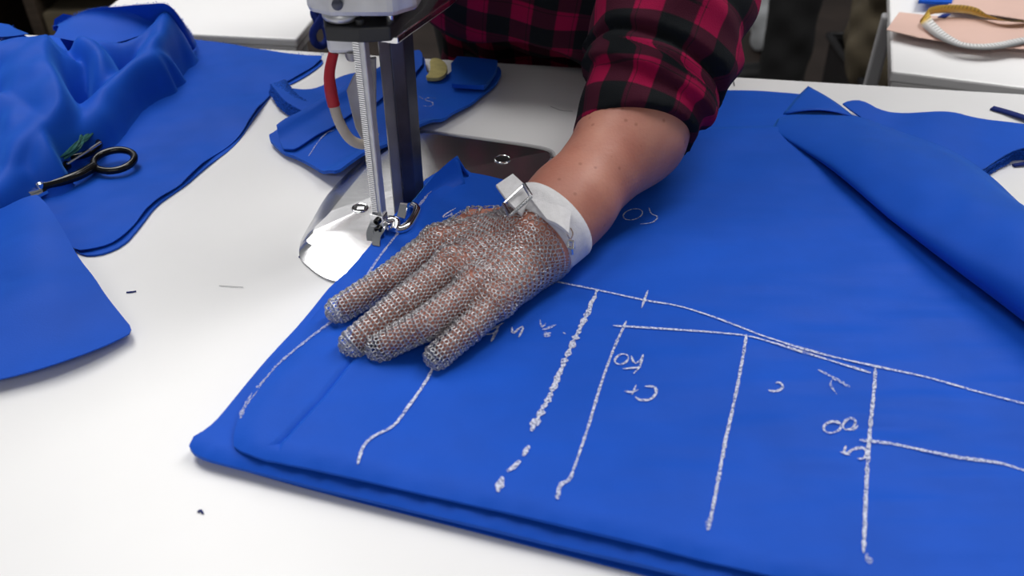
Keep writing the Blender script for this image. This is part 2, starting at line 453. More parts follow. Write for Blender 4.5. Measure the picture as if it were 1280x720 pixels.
U_px = [(289, 550), (296, 558), (320, 568), (345, 574), (450, 597), (600, 630), (800, 678), (985, 722), (1130, 757), (1420, 830),
        (1420, 440), (1290, 290), (1200, 206), (1100, 162), (1060, 146), (1025, 122), (1000, 117), (940, 115), (885, 113), (800, 150), (740, 190),
        (668, 240), (640, 229), (608, 221), (580, 216), (574, 205), (566, 204), (541, 219), (528, 228), (512, 250), (490, 275), (470, 300), (445, 330), (422, 358),
        (395, 392), (360, 428), (330, 460), (305, 500), (293, 530)]
def zfix(pts, zf):
    return np.array([on(a, b, zf)[:2] for a, b in pts])
cloth_top = slab('marked_cloth', chaikin(zfix(U_px, lambda q: np.maximum(.0165-.0105*smooth01((q[:, 1]-.62)/.22), .004)), 1), U_top,
                 lambda q: np.maximum(np.minimum(U_top(q)-.0016, .0185-.0115*smooth01((q[:, 1]-.60)/.24)-.005)+.0, .0006), .006, M['blue'], extra=SEAMS)
tag(cloth_top, 'royal blue cloth marked with white chalk lines under the gloved hand, top of the stack', 'cloth')

def fin_mesh():
    mb = MB(); K = 24
    f0 = resample(catmull([on(*p, U_top)-V(0, 0, .0012) for p in ((498, 284), (520, 262), (545, 246), (566, 237), (582, 230))], 8), K)
    r0 = resample(catmull([at(500, 277, .021), at(519, 250, .024), at(541, 222, .029), at(560, 204, .034), at(572, 195, .037)], 8), K)
    b0_ = resample(catmull([at(504, 268, .0185), at(528, 236, .0185), at(550, 217, .0185), at(572, 212, .0185), at(586, 220, .0185)], 8), K)
    rows = [f0+(r0-f0)*t+V(0, .002, -.003)*math.sin(PI*t) for t in np.linspace(0, 1, 7)]+[r0+(b0_-r0)*t for t in np.linspace(0, 1, 6)[1:]]
    v = np.vstack(rows); n_ = len(rows)
    mb.add(v, [(i*K+j, i*K+j+1, (i+1)*K+j+1, (i+1)*K+j) for i in range(n_-1) for j in range(K-1)])
    o = link('turned_up_edge', mesh('turned_up_edge', mb.v, mb.f), M['blue'], cloth_top); auto(o, 60)
    s = o.modifiers.new('thickness', 'SOLIDIFY'); s.thickness = .0012; s.offset = 0
fin_mesh()
# middle cloth with a rolled front fold
L1_px = [(235, 560), (240, 549), (252, 543), (268, 531), (285, 511), (312, 478), (343, 441), (380, 402), (420, 352), (455, 330), (560, 380), (800, 470), (1420, 640), (1420, 845), (1130, 785), (880, 722), (700, 680), (600, 656), (500, 632), (400, 608), (300, 583), (250, 570)]
L1_front = np.array([at(a, b, .008)[:2] for a, b in ((236, 561), (250, 571), (300, 584), (400, 609), (600, 657), (880, 723), (1420, 846))])
n_l = Noise(.09, 8, 13, dim=2)
def L1_top(XY): return .0108-edge_round(XY, L1_front, .0065, .0042)+.0002*n_l(XY)
cloth_mid = slab('folded_cloth', chaikin(np.array([at(a, b, .009)[:2] for a, b in L1_px]), 1), L1_top,
                 lambda q: .0040+edge_round(q, L1_front, .004, .0018), .006, M['blue'])
tag(cloth_mid, 'plain blue cloth with a rolled front fold, between the chalk-marked cloth and the lowest cloth', 'cloth')
L2_px = [(249, 569), (300, 586), (400, 614), (600, 665), (830, 724), (1130, 800), (1420, 870), (1420, 700), (800, 520), (500, 420), (430, 390), (330, 480)]
L2_front = np.array([at(a, b, .002)[:2] for a, b in L2_px[:7]])
cloth_low = slab('folded_cloth', chaikin(np.array([at(a, b, .002)[:2] for a, b in L2_px]), 1), lambda q: .0030-edge_round(q, L2_front, .002, .0015),
                 lambda q: np.full(len(q), .0005), .008, M['blue'])
tag(cloth_low, 'lowest blue cloth of the stack, lying flat on the white tabletop', 'cloth')

# chalk marks on the top cloth
def stroke(mb, pts, w, zf, rough=0, n=7, lift=.0008, taper=True):
    P = catmull(pts, n) if len(pts) > 2 else resample(np.array(pts, float), 12)
    Q = resample(P, max(6, int(np.linalg.norm(np.diff(P, axis=0), axis=1).sum()/3)))
    W = np.array([on(a, b, zf) for a, b in Q]); m = len(W)
    T = np.gradient(W[:, :2], axis=0); T /= np.linalg.norm(T, axis=1)[:, None]+1e-9
    N = np.c_[-T[:, 1], T[:, 0]]
    hw = np.full(m, w/1700/2)*(1+rough*RNG.normal(size=m)*.5)
    if taper: hw = hw*np.clip(np.minimum(np.arange(m)+1, m-np.arange(m))/2.5, .35, 1)
    rows = []
    for k in (-1, 0, 1):
        XY = W[:, :2]+N*hw[:, None]*k*(1+rough*.5*RNG.normal(size=(m, 1))*abs(k))
        rows.append(np.c_[XY, zf(XY)+lift])
    v = np.vstack(rows)
    mb.add(v, [(r*m+i, r*m+i+1, (r+1)*m+i+1, (r+1)*m+i) for r in range(2) for i in range(m-1)])
def mark(name, strokes, parent, zf, m='chalk', label=None):
    mb = MB()
    for pts, w, rough in strokes: stroke(mb, pts, w, zf, rough)
    o = link(name, mesh(name, mb.v, mb.f), M[m], parent)
    if label: o['label'] = label
    return o
def ell(cx, cy, rx, ry, a=0, n=14, t0=0, t1=2*PI):
    ca, sa = math.cos(a), math.sin(a)
    return [(cx+rx*math.cos(t)*ca-ry*math.sin(t)*sa, cy+rx*math.cos(t)*sa+ry*math.sin(t)*ca) for t in np.linspace(t0, t1, n)]
CL = [
 ([(301, 524), (306, 510), (320, 490), (342, 462), (376, 432), (412, 405), (432, 392)], 4.2, .3, 'chalk_faint'),
 ([(455, 352), (470, 328), (485, 308), (505, 283), (530, 250), (550, 226), (568, 207)], 3.2, .3, 'chalk_faint'),
 ([(546, 452), (531, 480), (512, 507), (492, 533), (466, 547), (454, 560), (447, 582)], 3.0, .2, 'chalk'),
 ([(746, 364), (731, 399), (711, 440), (690, 490), (674, 520), (664, 540)], 5.2, .55, 'chalk'),
 ([(783, 402), (766, 440), (750, 485), (735, 535), (716, 590)], 2.6, .2, 'chalk'),
 ([(716, 590), (711, 601), (700, 608), (697, 625)], 3.6, .3, 'chalk'),
 ([(690, 352), (745, 363), (805, 376), (850, 384), (900, 400), (960, 423), (1030, 444), (1095, 459), (1160, 473), (1220, 490), (1282, 506), (1340, 520)], 2.6, .15, 'chalk'),
 ([(766, 408), (830, 412), (900, 417), (935, 421), (965, 429), (1010, 443), (1088, 467)], 2.8, .15, 'chalk'),
 ([(933, 419), (926, 460), (916, 510), (905, 560), (894, 620), (885, 664)], 3.0, .25, 'chalk'),
 ([(1094, 461), (1092, 490), (1088, 530), (1084, 580), (1081, 640), (1079, 692)], 3.4, .25, 'chalk'),
 ([(1074, 551), (1110, 555), (1150, 563), (1200, 573), (1250, 580), (1284, 590), (1340, 600)], 3.0, .2, 'chalk'),
]
for pts, w, rg, m in CL: mark('chalk_line', [(pts, w, rg)], cloth_top, U_top, m)
mark('chalk_tick', [([(810, 364), (806, 374), (802, 386)], 2.6, .2)], cloth_top, U_top)
mark('chalk_tick', [([(1084, 693), (1087, 706)], 6, .5)], cloth_top, U_top, 'chalk_faint')
mark('chalk_tick', [([(886, 648), (884, 664)], 5, .5)], cloth_top, U_top, 'chalk_faint')
for d_ in ([(661, 558), (654, 571)], [(650, 577), (643, 584), (634, 590)], [(628, 597), (622, 616)]):
    mark('chalk_dash', [(d_, 5.5, .4)], cloth_top, U_top)
mark('chalk_number', [(ell(777, 450, 9, 6, -.4), 2.4, .2), ([(789, 446), (793, 455), (800, 452), (804, 444)], 2.4, .2), ([(804, 444), (800, 458), (792, 468)], 2.2, .2),
                      ([(778, 462), (790, 461), (801, 460)], 2.2, .3)], cloth_top, U_top)
mark('chalk_number', [([(806, 484), (818, 485), (820, 492), (813, 500), (800, 501), (794, 497)], 2.8, .2), ([(780, 490), (790, 491), (798, 488)], 2.4, .3),
                      ([(795, 482), (790, 494)], 2.0, .2)], cloth_top, U_top)
mark('chalk_number', [([(603, 417), (616, 412), (630, 404)], 2.4, .3), ([(605, 419), (616, 418), (621, 413)], 2, .3), ([(624, 408), (619, 418), (614, 428)], 3, .3)], cloth_top, U_top)
mark('chalk_number', [([(640, 410), (641, 418), (647, 413), (654, 409), (652, 416), (648, 423)], 2.6, .3)], cloth_top, U_top)
mark('chalk_number', [([(675, 401), (677, 410), (682, 405)], 2.6, .3), ([(678, 413), (686, 411), (695, 407)], 3.2, .4), ([(681, 416), (686, 422)], 6, .6), ([(704, 416), (707, 419)], 2, .4)], cloth_top, U_top, 'chalk_faint')
mark('chalk_number', [(ell(791, 269, 12.5, 6.5, -.25), 1.8, .2), ([(811, 260), (814, 268), (822, 272), (815, 279), (800, 281)], 1.8, .2)], cloth_top, U_top)
mark('chalk_number', [([(570, 261), (558, 268), (553, 273), (562, 270), (566, 266), (564, 272), (574, 266)], 1.8, .2)], cloth_top, U_top)
mark('chalk_number', [([(960, 489), (971, 490), (978, 485), (975, 479), (969, 480)], 2.6, .2)], cloth_top, U_top)
mark('chalk_number', [(ell(1040, 535, 11, 7, -.2), 2.4, .2), (ell(1061, 531, 6, 9, .9), 2.2, .2), ([(1056, 538), (1066, 538), (1072, 533)], 2.2, .2)], cloth_top, U_top)
mark('chalk_number', [([(1057, 558), (1055, 569), (1066, 563), (1078, 561), (1083, 567), (1079, 574), (1071, 574)], 2.6, .2), ([(1050, 566), (1062, 570)], 2, .3)], cloth_top, U_top)
mark('chalk_number', [([(1022, 463), (1036, 470), (1062, 485)], 3.5, .6), ([(1042, 472), (1038, 482), (1046, 494)], 2.5, .6)], cloth_top, U_top, 'chalk_faint')

# folded-back flap on the right
FG = [((967, 150), (974, 146), .003), ((984, 161), (1002, 139), .010), ((1020, 190), (1062, 143), .018), ((1070, 236), (1120, 166), .024),
      ((1130, 291), (1182, 193), .034), ((1200, 347), (1232, 229), .040), ((1280, 409), (1282, 277), .044), ((1430, 525), (1430, 415), .050)]
def flap():
    K = 90
    F = resample(catmull([at(*f, .026)[:2] for f, g, h in FG], 10), K)
    G = resample(catmull([at(*g, .012)[:2] for f, g, h in FG], 10), K)
    Hh = np.interp(np.linspace(0, 1, K), np.linspace(0, 1, len(FG)), [h for *_, h in FG])
    prof = [(.36, .0, .4), (.20, .02, 0), (.09, .12, 0), (.025, .32, 0), (.0, .54, 0), (.03, .74, 0), (.11, .90, 0), (.22, .99, 0), (.38, 1.0, 0), (.56, .88, 0), (.74, .62, 0), (.88, .32, 0), (1.0, .08, 0)]
    prof = catmull([(a, b) for a, b, _ in prof], 6)
    nz = Noise(.12, 8, 31, dim=2); nz2 = Noise(.05, 8, 33, dim=2, stretch=(1.5, .7))
    rows = []
    for a, b in prof:
        XY = F+(G-F)*a
        z0 = .0172-.009*smooth01((XY[:, 1]-.6)/.22)
        z = z0+Hh*b+(.0012*nz(XY)+.0003*nz2(XY))*np.clip(b, 0, 1)*np.clip(Hh/.02, 0, 1)
        rows.append(np.c_[XY, z])
    A = np.array(rows); m = len(A)
    v = A.reshape(-1, 3); f = [(i*K+j, i*K+j+1, (i+1)*K+j+1, (i+1)*K+j) for i in range(m-1) for j in range(K-1)]
    mb = MB().add(v, f)
    # the turned corner standing up behind the roll
    T = [at(979, 143, .012), at(1010, 108, .010), at(1068, 147, .012)]
    n = 14; tv = []; idx = {}
    for i in range(n+1):
        for j in range(n+1-i):
            a, b = i/n, j/n; p = T[0]*(1-a-b)+T[1]*a+T[2]*b
            p = p+V(0, 0, .006*math.sin(PI*min(1, b+a*.5))*(1-a)); idx[i, j] = len(tv); tv.append(p)
    tf = []
    for i in range(n):
        for j in range(n-i):
            tf.append((idx[i, j], idx[i+1, j], idx[i, j+1]))
            if j < n-i-1: tf.append((idx[i+1, j], idx[i+1, j+1], idx[i, j+1]))
    mb.add(tv, tf)
    o = link('cloth_flap', mesh('cloth_flap', mb.v, mb.f), M['blue'])
    s = o.modifiers.new('thickness', 'SOLIDIFY'); s.thickness = .0009; s.offset = 0
    return o
fo = flap()
tag(fo, 'blue cloth folded back in a thick roll across the chalk-marked cloth', 'cloth')

# cut panels behind the flap
n_b = Noise(.1, 8, 41, dim=2)
bp = [(1052, 131), (1057, 128), (1072, 127), (1085, 131), (1102, 138), (1150, 140), (1192, 140), (1215, 145), (1290, 156), (1400, 168), (1400, 190), (1284, 186), (1262, 192), (1240, 204), (1227, 214), (1216, 210), (1200, 203), (1150, 178), (1095, 157)]
cutl = [(1400, 194), (1284, 186), (1262, 192), (1240, 204), (1227, 214)]
back_poly = np.array([at(a, b, .011)[:2] for a, b in bp])
def bp_top(q): return .0112+.0008*n_b(q)
panel = thing('cut_panel_stack', 'stack of cut blue panels with a layered edge, behind the rolled flap', 'cloth', loc=tuple(at(1150, 160, .0006)))
o = slab('top_ply', chaikin(back_poly, 1), bp_top, lambda q: bp_top(q)-.0012, .006, M['blue'], panel); part_local(o, panel)
pm = MB()
for k in range(7):
    z = .0008+k*.0013
    base = np.array([at(a, b, .011)[:2] for a, b in cutl]); base = resample(catmull(base, 8), 60)
    off = nrm(V(.25, -1))*(RNG.uniform(-.0006, .0016)+.0012*(6-k)/6)
    wv = np.c_[base+off+RNG.normal(size=base.shape)*.0003, np.full(60, z+.0006)]
    inn = np.c_[base+V(-.01, .03), np.full(60, z+.0006)]
    pm.strip(wv, inn, (0, 0, .0008)); add_fringe(pm, wv, .0022, .0022)
o = link('cut_edge_plies', mesh('cut_edge_plies', pm.v, pm.f), M['blue_raw'], panel); part_local(o, panel)
o['label'] = 'fuzzy layered edge of the cut plies'

# small loose strips on the right
def strip_piece(name, pts, w, z, label, cat='cloth scrap', group=None, m='blue_dark', th=.0012, curl=0):
    P = catmull([at(a, b, z+c) for a, b, c in pts], 8) if len(pts) > 2 else resample(np.array([at(a, b, z+c) for a, b, c in pts]), 12)
    T = np.gradient(P, axis=0); N = np.c_[-T[:, 1], T[:, 0], 0*T[:, 0]]; N /= np.linalg.norm(N, axis=1)[:, None]
    mb = MB(); mb.strip(P+N*w/2+V(0, 0, curl), P-N*w/2, (0, 0, th))
    o = link(name, mesh(name, mb.v, mb.f), M[m]); return tag(o, label, cat, group)
strip_piece('cloth_strip', [(1240, 134, 0), (1262, 140, .001), (1290, 149, .002), (1330, 160, 0)], .0085, .002, 'narrow dark blue strip lying on white tabletop above the cut panels')
strip_piece('cloth_strip', [(1267, 206, 0), (1285, 203, .001), (1320, 198, 0)], .004, .002, 'short dark blue strip lying in front of the cut panel stack')

# ================================================================== LEFT CLOTH
n_a = Noise(.13, 9, 51, dim=2); n_a2 = Noise(.04, 8, 53, dim=2)
A_edge_px = [(404, 70), (396, 78), (372, 93), (352, 103), (343, 108), (334, 120), (312, 150), (300, 166), (283, 180), (268, 190), (248, 208), (230, 226), (212, 238), (190, 252), (170, 277), (150, 297), (130, 306), (115, 309), (97, 313)]
A_px = [(-120, 120), (-60, 60), (100, 40), (200, 46), (235, 50), (262, 52), (300, 57), (350, 64), (392, 69), (405, 68)]+A_edge_px[1:]+[(80, 298), (60, 275), (40, 300), (-120, 420)]
def A_top(XY): return .0045+.0013*n_a(XY)+.0003*n_a2(XY)
A_top_line = np.array([at(a, b, .005) for a, b in A_px[3:10]])
a_poly = np.array([at(a, b, .005)[:2] for a, b in A_px])
sheetA = slab('draped_cloth', chaikin(a_poly, 1), A_top, lambda q: A_top(q)-.0008, .006, M['blue'], fringe=[(A_top_line, .0012, .004)])
tag(sheetA, 'large blue cloth spread flat under the scissors with a frayed far edge', 'cloth')
off = [(2, 5), (2, 6), (3, 6), (3, 5), (2, 4), (1, 3), (1, 3), (2, 4), (4, 6), (5, 6), (4, 5), (3, 4), (3, 4), (4, 5), (5, 6), (6, 8), (5, 9), (4, 10), (0, 5)]
lo = [(a+b[0], c+b[1]) for (a, c), b in zip(A_edge_px, off)]
lo_poly = np.array([at(a, b, .002)[:2] for a, b in [(200, 60), (392, 72)]+lo+[(80, 290), (60, 250), (0, 200)]])
sheetA2 = slab('draped_cloth', chaikin(lo_poly, 1), lambda q: .0018+.0005*n_a(q), lambda q: np.full(len(q), .0005), .006, M['blue'])
tag(sheetA2, 'second blue cloth peeking out just below the edge of the spread cloth', 'cloth')

# lower-left corner piece
B_px = [(-140, 290), (-60, 272), (0, 262), (30, 247), (44, 243.5), (46, 243), (48, 244.5), (58, 254), (66, 266), (82, 292), (98, 322), (119, 348), (130, 366), (152, 394), (168, 413), (150, 423), (126, 434), (100, 444), (60, 458), (0, 474), (-140, 505)]
b_ridge = np.array([at(a, b, .02)[:2] for a, b in ((46, 240), (60, 285), (40, 345), (-40, 380))])
b_tip = at(166, 412, .005)[:2]
n_c = Noise(.12, 8, 61, dim=2)
def B_top(XY):
    d, t = seg_dist(XY, b_ridge)
    z = .0075+.015*np.exp(-(d/.035)**2)*(1-.6*t)+.0012*n_c(XY)
    tip = np.exp(-((XY-b_tip)**2).sum(1)/.03**2)
    return z*(1-.45*tip)+.002
sheetB = slab('draped_cloth', chaikin(zfix(B_px, B_top), 1), B_top, lambda q: B_top(q)-.0009, .005, M['blue'])
tag(sheetB, 'blue cloth corner hanging toward the bottom left, below the scissors', 'cloth')

# crumpled heap
def heap():
    RD = [  # crest (px,py,z) from far to near, width to its left (east) and right (west), exponent
        ([(52, 46, .072), (66, 78, .068), (68, 118, .058), (57, 152, .046)], .009, .075, .6),
        ([(-140, 60, .07), (-60, 55, .072), (10, 48, .072)], .05, .06, .6),
        ([(-60, 84, .058), (0, 114, .056), (30, 136, .051), (55, 158, .044)], .007, .046, .6),
        ([(82, 44, .062), (106, 54, .057), (120, 70, .050), (130, 90, .040), (136, 108, .030)], .020, .024, .75),
        ([(192, 66, .048), (165, 82, .045), (140, 102, .041), (118, 122, .037), (82, 156, .033), (32, 200, .031), (-26, 240, .031), (-110, 270, .03)], .0145, .032, .55),
        ([(207, 18, .058), (197, 40, .053), (188, 64, .048)], .012, .034, .6),
        ([(98, 50, .052), (138, 52, .047), (164, 45, .049), (200, 24, .053)], .008, .028, .7),
    ]
    sp = .0026
    pts = np.array([at(a, b, 0)[:2] for a, b in ((-170, 0), (260, 0), (260, 330), (-170, 330))])
    x0, y0 = pts.min(0)-.02; x1, y1 = pts.max(0)+.03
    x0 = -.62; y0 = .44; x1 = -.30; y1 = 1.0
    xs = np.arange(x0, x1, sp); ys = np.arange(y0, y1, sp)
    X, Y = np.meshgrid(xs, ys, indexing='ij'); XY = np.c_[X.ravel(), Y.ravel()]
    nx = Noise(.16, 8, 71, dim=2); ny = Noise(.16, 8, 72, dim=2); XYw = XY+.004*np.c_[nx(XY), ny(XY)]
    H = np.full(len(XY), -.004)
    for pl, wl_, wr_, ex in RD:
        P = catmull([at(*p) for p in pl], 8)
        d, t = seg_dist(XYw, P)
        near = np.argmin(((XYw[:, None, :]-P[None, ::3, :2])**2).sum(-1), 1)*3; near = np.minimum(near, len(P)-2)
        i0 = np.maximum(near-2, 0); i1 = np.minimum(near+2, len(P)-1); dd = P[i1, :2]-P[i0, :2]; rr = XYw-P[near, :2]
        w = wr_+(wl_-wr_)*smooth01((dd[:, 0]*rr[:, 1]-dd[:, 1]*rr[:, 0])/(np.linalg.norm(dd, axis=1)+1e-9)/.006+.5)
        L = np.r_[0, np.cumsum(np.linalg.norm(np.diff(P[:, :2], axis=0), axis=1))]; L /= L[-1]
        h = np.interp(t, L, P[:, 2])
        q = (h+.004)*np.clip(1-(d/w)**2, 0, 1)**ex-.004
        H = -smin(-H, -q, .005)
    H = H+.0009*Noise(.03, 10, 77, dim=2, stretch=(1.4, .7))(XY)*np.clip(H/.02, 0, 1)
    Hg = H.reshape(X.shape)
    for _ in range(2):
        Hp = np.pad(Hg, 1, mode='edge'); Hg = (Hp[:-2, 1:-1]+Hp[2:, 1:-1]+Hp[1:-1, :-2]+Hp[1:-1, 2:]+4*Hg)/8
    keep = Hg > .0012
    n1, n2 = X.shape; idx = np.arange(n1*n2).reshape(n1, n2)
    cell = keep[:-1, :-1] | keep[1:, :-1] | keep[1:, 1:] | keep[:-1, 1:]
    Hg = np.maximum(Hg, .0012)
    q = np.stack([idx[:-1, :-1], idx[1:, :-1], idx[1:, 1:], idx[:-1, 1:]], -1)[cell]
    used = np.unique(q); rm = np.full(n1*n2, -1); rm[used] = np.arange(len(used))
    v = np.c_[XY, Hg.ravel()][used]
    mb = MB().add(v, rm[q])
    # raised back edge of the cloth, frayed on top
    C0 = [at(66, 46, .050), at(100, 52, .044), (at(140, 54, .040)), at(176, 44, .040), at(205, 34, .040), at(222, 50, .026), at(238, 64, .008)]
    dy = [.03, .05, .055, .05, .04, .03, .012]
    C1 = [p+V(0, d, .004) for p, d in zip(C0, dy)]
    C2 = [aty(66, 34, .87), aty(108, 13, .89), aty(150, 8, .89), aty(186, 5, .885), aty(210, 6, .885), aty(228, 26, .90), aty(242, 47, .93)]
    K = 70
    C = [resample(catmull(c, 10), K) for c in (C0, C1, C2)]
    C3 = [resample(catmull([p+V(.004, .012, -.004) for p in C2], 10), K), resample(catmull([V(p[0]+.012, p[1]+.02, max(.004, p[2]-.03)) for p in C2], 10), K)]
    rows = []
    for t in np.linspace(0, 1, 12): rows.append((1-t)**2*C[0]+2*t*(1-t)*C[1]+t*t*C[2])
    nr = len(rows); vv = np.vstack(rows)
    mb.add(vv, [(i*K+j, i*K+j+1, (i+1)*K+j+1, (i+1)*K+j) for i in range(nr-1) for j in range(K-1)])
    mb.strip(C[2], np.c_[C[2][:, 0], C[2][:, 1]+.02*np.clip(C[2][:, 2]/.05, 0, 1), np.full(K, .005)])
    add_fringe(mb, C[2]+V(0, 0, .001), .0008, .0026)
    # corner tab and left rear edge
    tab = [aty(66, 38, .90), aty(68, 24, .90), aty(79, 17, .90), aty(93, 20, .90), aty(88, 34, .90)]
    mb.add(tab, [(0, 1, 2, 3, 4)])
    E0 = resample(catmull([at(-80, 44, .06), at(0, 46, .06), at(36, 42, .062)], 8), 30); E1 = resample(catmull([aty(-80, 26, .90), aty(0, 29, .90), aty(18, 35, .89)], 8), 30)
    mb.strip(E0, E1); mb.strip(E1, np.c_[E1[:, 0], E1[:, 1]+.035, np.full(30, .006)]); add_fringe(mb, E1, .0011, .0025)
    o = link('crumpled_cloth', mesh('crumpled_cloth', mb.v, mb.f), M['blue']); auto(o, 80)
    return o
tag(heap(), 'crumpled heap of blue cloth with deep folds lying beside the scissors', 'cloth')

# ================================================================== SCISSORS AND THREAD
sc_ = thing('scissors', 'black-handled scissors half buried under the crumpled cloth', 'scissors', loc=tuple(at(80, 215, .008)))
def sring(c, rx, ry, ang, z, r, tilt=.0):
    ca, sa = math.cos(ang), math.sin(ang)
    return [V(c[0]+rx*math.cos(t)*ca-ry*math.sin(t)*sa, c[1]+rx*math.cos(t)*sa+ry*math.sin(t)*ca, z+tilt*math.sin(t)) for t in np.linspace(0, 2*PI, 40, endpoint=False)]
rc = at(141, 195, .016)
h1 = MB().ring_tube(sring(rc, .0165, .0145, .2, .0118, .0048, .002), .0031, 12)
h1.tube(catmull([at(118, 208, .012), at(98, 219, .012), at(72, 228, .012), at(52, 233, .012)], 8), [.0045, .0042, .004, .0045], 10)
o = h1.build('handle', M['black_gloss'], sc_); part_local(o, sc_)
rc2 = at(96, 186, .013)
h2 = MB().ring_tube(sring(rc2, .0185, .0145, .5, .013, .0045, .0), .0030, 12)
h2.tube(catmull([at(84, 206, .012), at(66, 222, .012), at(50, 235, .010)], 8), [.004, .004, .0045], 10)
o = h2.build('handle', M['black_gloss'], sc_); part_local(o, sc_)
for (a, b, z) in (((52, 231), (-40, 268), .012), ((54, 237), (-36, 285), .009)):
    p, q = at(*a, z), at(*b, z); d = nrm(q-p); n = V(-d[1], d[0], 0)
    poly = [p+n*.006, p-n*.006, q-n*.001, q+n*.001]
    o = MB().prism(poly, z-.0016, z+.0012).build('blade', M['chrome'], sc_, smooth=False); part_local(o, sc_)
o = MB().tube(resample(np.array([at(84, 205, .0175), at(126, 178, .0195)]), 8), .0011, 6).build('chrome_rim', M['chrome'], sc_); part_local(o, sc_)
o = MB().lathe([(.0035, 0), (.0035, .004), (.002, .005)], at(51, 234, .012), 16).build('pivot_screw', M['chrome'], sc_); part_local(o, sc_)
tb = MB()
for k in range(16):
    j = lambda s=3: RNG.normal()*s
    pts = [at(80+j(), 196+j(2), .02), at(98+j(), 182+j(), .024+abs(j(.002))), at(108+j(), 168+j(), .022), at(118+j(2), 156+j(1), .02), at(134+j(2), 154+j(1), .016), at(144+j(1.5), 159+j(1), .012)]
    tb.tube(catmull(pts[:RNG.integers(4, 7)], 6), .0009, 5)
tag(tb.build('thread_tangle', M['teal']), 'tangle of teal green thread between the crumpled cloth and scissors', 'thread')

# ================================================================== SCRAPS BEHIND THE MACHINE
n_s = Noise(.08, 8, 81, dim=2)
def S1_top(q): return .010+.0015*n_s(q)+.004*np.exp(-((q-at(345, 112, .01)[:2])**2).sum(1)/.025**2)
s1 = thing('scrap_stack', 'small stack of blue scraps with ply edges beside the spread cloth', 'cloth scrap', loc=tuple(at(380, 120, .0005)))
S1p = np.array([at(a, b, .011)[:2] for a, b in [(339, 108), (345, 106), (352, 111), (368, 113), (398, 106), (440, 92), (470, 85), (500, 82), (500, 120), (410, 124), (380, 138), (372, 134), (356, 128), (346, 118)]])
o = slab('top_ply', chaikin(S1p, 1), S1_top, lambda q: S1_top(q)-.001, .005, M['blue'], s1); part_local(o, s1)
pm = MB()
el = resample(catmull([at(a, b, .011)[:2] for a, b in [(338, 108), (342, 114), (350, 124), (362, 131), (376, 136), (384, 139)]], 8), 40)
for k in range(6):
    w = el+np.array([-.0003, -.0008])*(5-k)+RNG.normal(size=el.shape)*.0003
    z = .0012+k*.0016
    A = np.c_[w, S1_top(w)-.0095+z]; Bn = np.c_[w+V(.012, .012), S1_top(w)-.0095+z]
    pm.strip(A, Bn, (0, 0, .001)); add_fringe(pm, A, .002, .002)
o = link('cut_edge_plies', mesh('cut_edge_plies', pm.v, pm.f), M['blue_raw'], s1); part_local(o, s1)

S2_line = np.array([at(a, b, .01)[:2] for a, b in ((420, 232), (470, 200), (540, 162))])
def S2_top(q): return .009+.001*n_s(q)+.0075*(1-smooth01((seg_dist(q, S2_line)[0]-.008)/.02))
S2p = [(333, 170), (346, 164), (420, 118), (480, 86), (500, 70), (530, 66), (534, 98), (556, 98), (575, 80), (624, 84), (628, 96), (600, 122), (560, 146), (525, 166), (480, 190), (440, 212), (424, 226), (414, 224), (398, 214), (372, 196), (356, 190), (350, 186)]
strip2 = slab('cut_strip', chaikin(np.array([at(a, b, .008)[:2] for a, b in S2p]), 1), S2_top, lambda q: S2_top(q)-.003, .005, M['blue'])
tag(strip2, 'long blue strip with chalk numbers running under the belt of the machine', 'cloth scrap')
strip2['label'] = 'long blue cut strip with a chalk number lying behind the upright blade'
mark('chalk_number', [([(545, 124), (536, 123), (531, 126), (539, 128), (542, 131), (537, 134), (529, 133)], 1.8, .2), ([(524, 121), (529, 125)], 1.6, .2)], strip2, S2_top, 'chalk_faint')
mark('chalk_line', [([(386, 196), (398, 178), (410, 166), (418, 164)], 1.8, .4)], strip2, S2_top, 'chalk_faint')
def S3_top(q):
    d, t = seg_dist(q, np.array([at(a, b, .013)[:2] for a, b in ((345, 164), (420, 122), (500, 76))])); return .0125+.0012*n_s(q)+.006*np.exp(-(d/.008)**2)
S3p = [(345, 162), (350, 158), (415, 118), (476, 84), (512, 62), (528, 60), (528, 84), (480, 118), (440, 142), (400, 166), (356, 187)]
s3 = slab('cut_strip', chaikin(np.array([at(a, b, .014)[:2] for a, b in S3p]), 1), S3_top, lambda q: S3_top(q)-.0012, .0045, M['blue'])
tag(s3, 'narrow blue strip with a raised long edge, crossing behind the red and cream cable', 'cloth scrap')
S4p = [(428, 222), (415, 221), (436, 210), (500, 172), (520, 165), (524, 172), (470, 204), (438, 214)]
s5 = slab('cut_strip', np.array([at(a, b, .013)[:2] for a, b in [(564, 84), (572, 76), (622, 82), (620, 92), (606, 111), (565, 108)]]), lambda q: .017+.001*n_s(q), lambda q: .0115+0*q[:, 0], .004, M['blue'])
tag(s5, 'small folded blue scrap beside the pale yellow chalk, below the shirt', 'cloth scrap')
yc = MB(); yp = [(531, 97), (537, 90), (538, 85), (537, 74), (545, 72), (555, 76), (560, 84), (558, 92), (551, 97), (541, 98)]
yc.prism(chaikin(np.array([at(a, b, .014)[:2] for a, b in yp]), 1), .0105, .0145)
o = yc.build('tailors_chalk', M['yellow'], smooth=False); bevel(o, .0008); tag(o, 'pale yellow tailor chalk with a notched side on the blue strip', 'chalk')
strip_piece('cloth_strip', [(508, 89, 0), (520, 90.5, 0), (531, 92, 0)], .0026, .0016, 'thin dark blue strip on the white tabletop touching the yellow chalk', m='blue_dark')

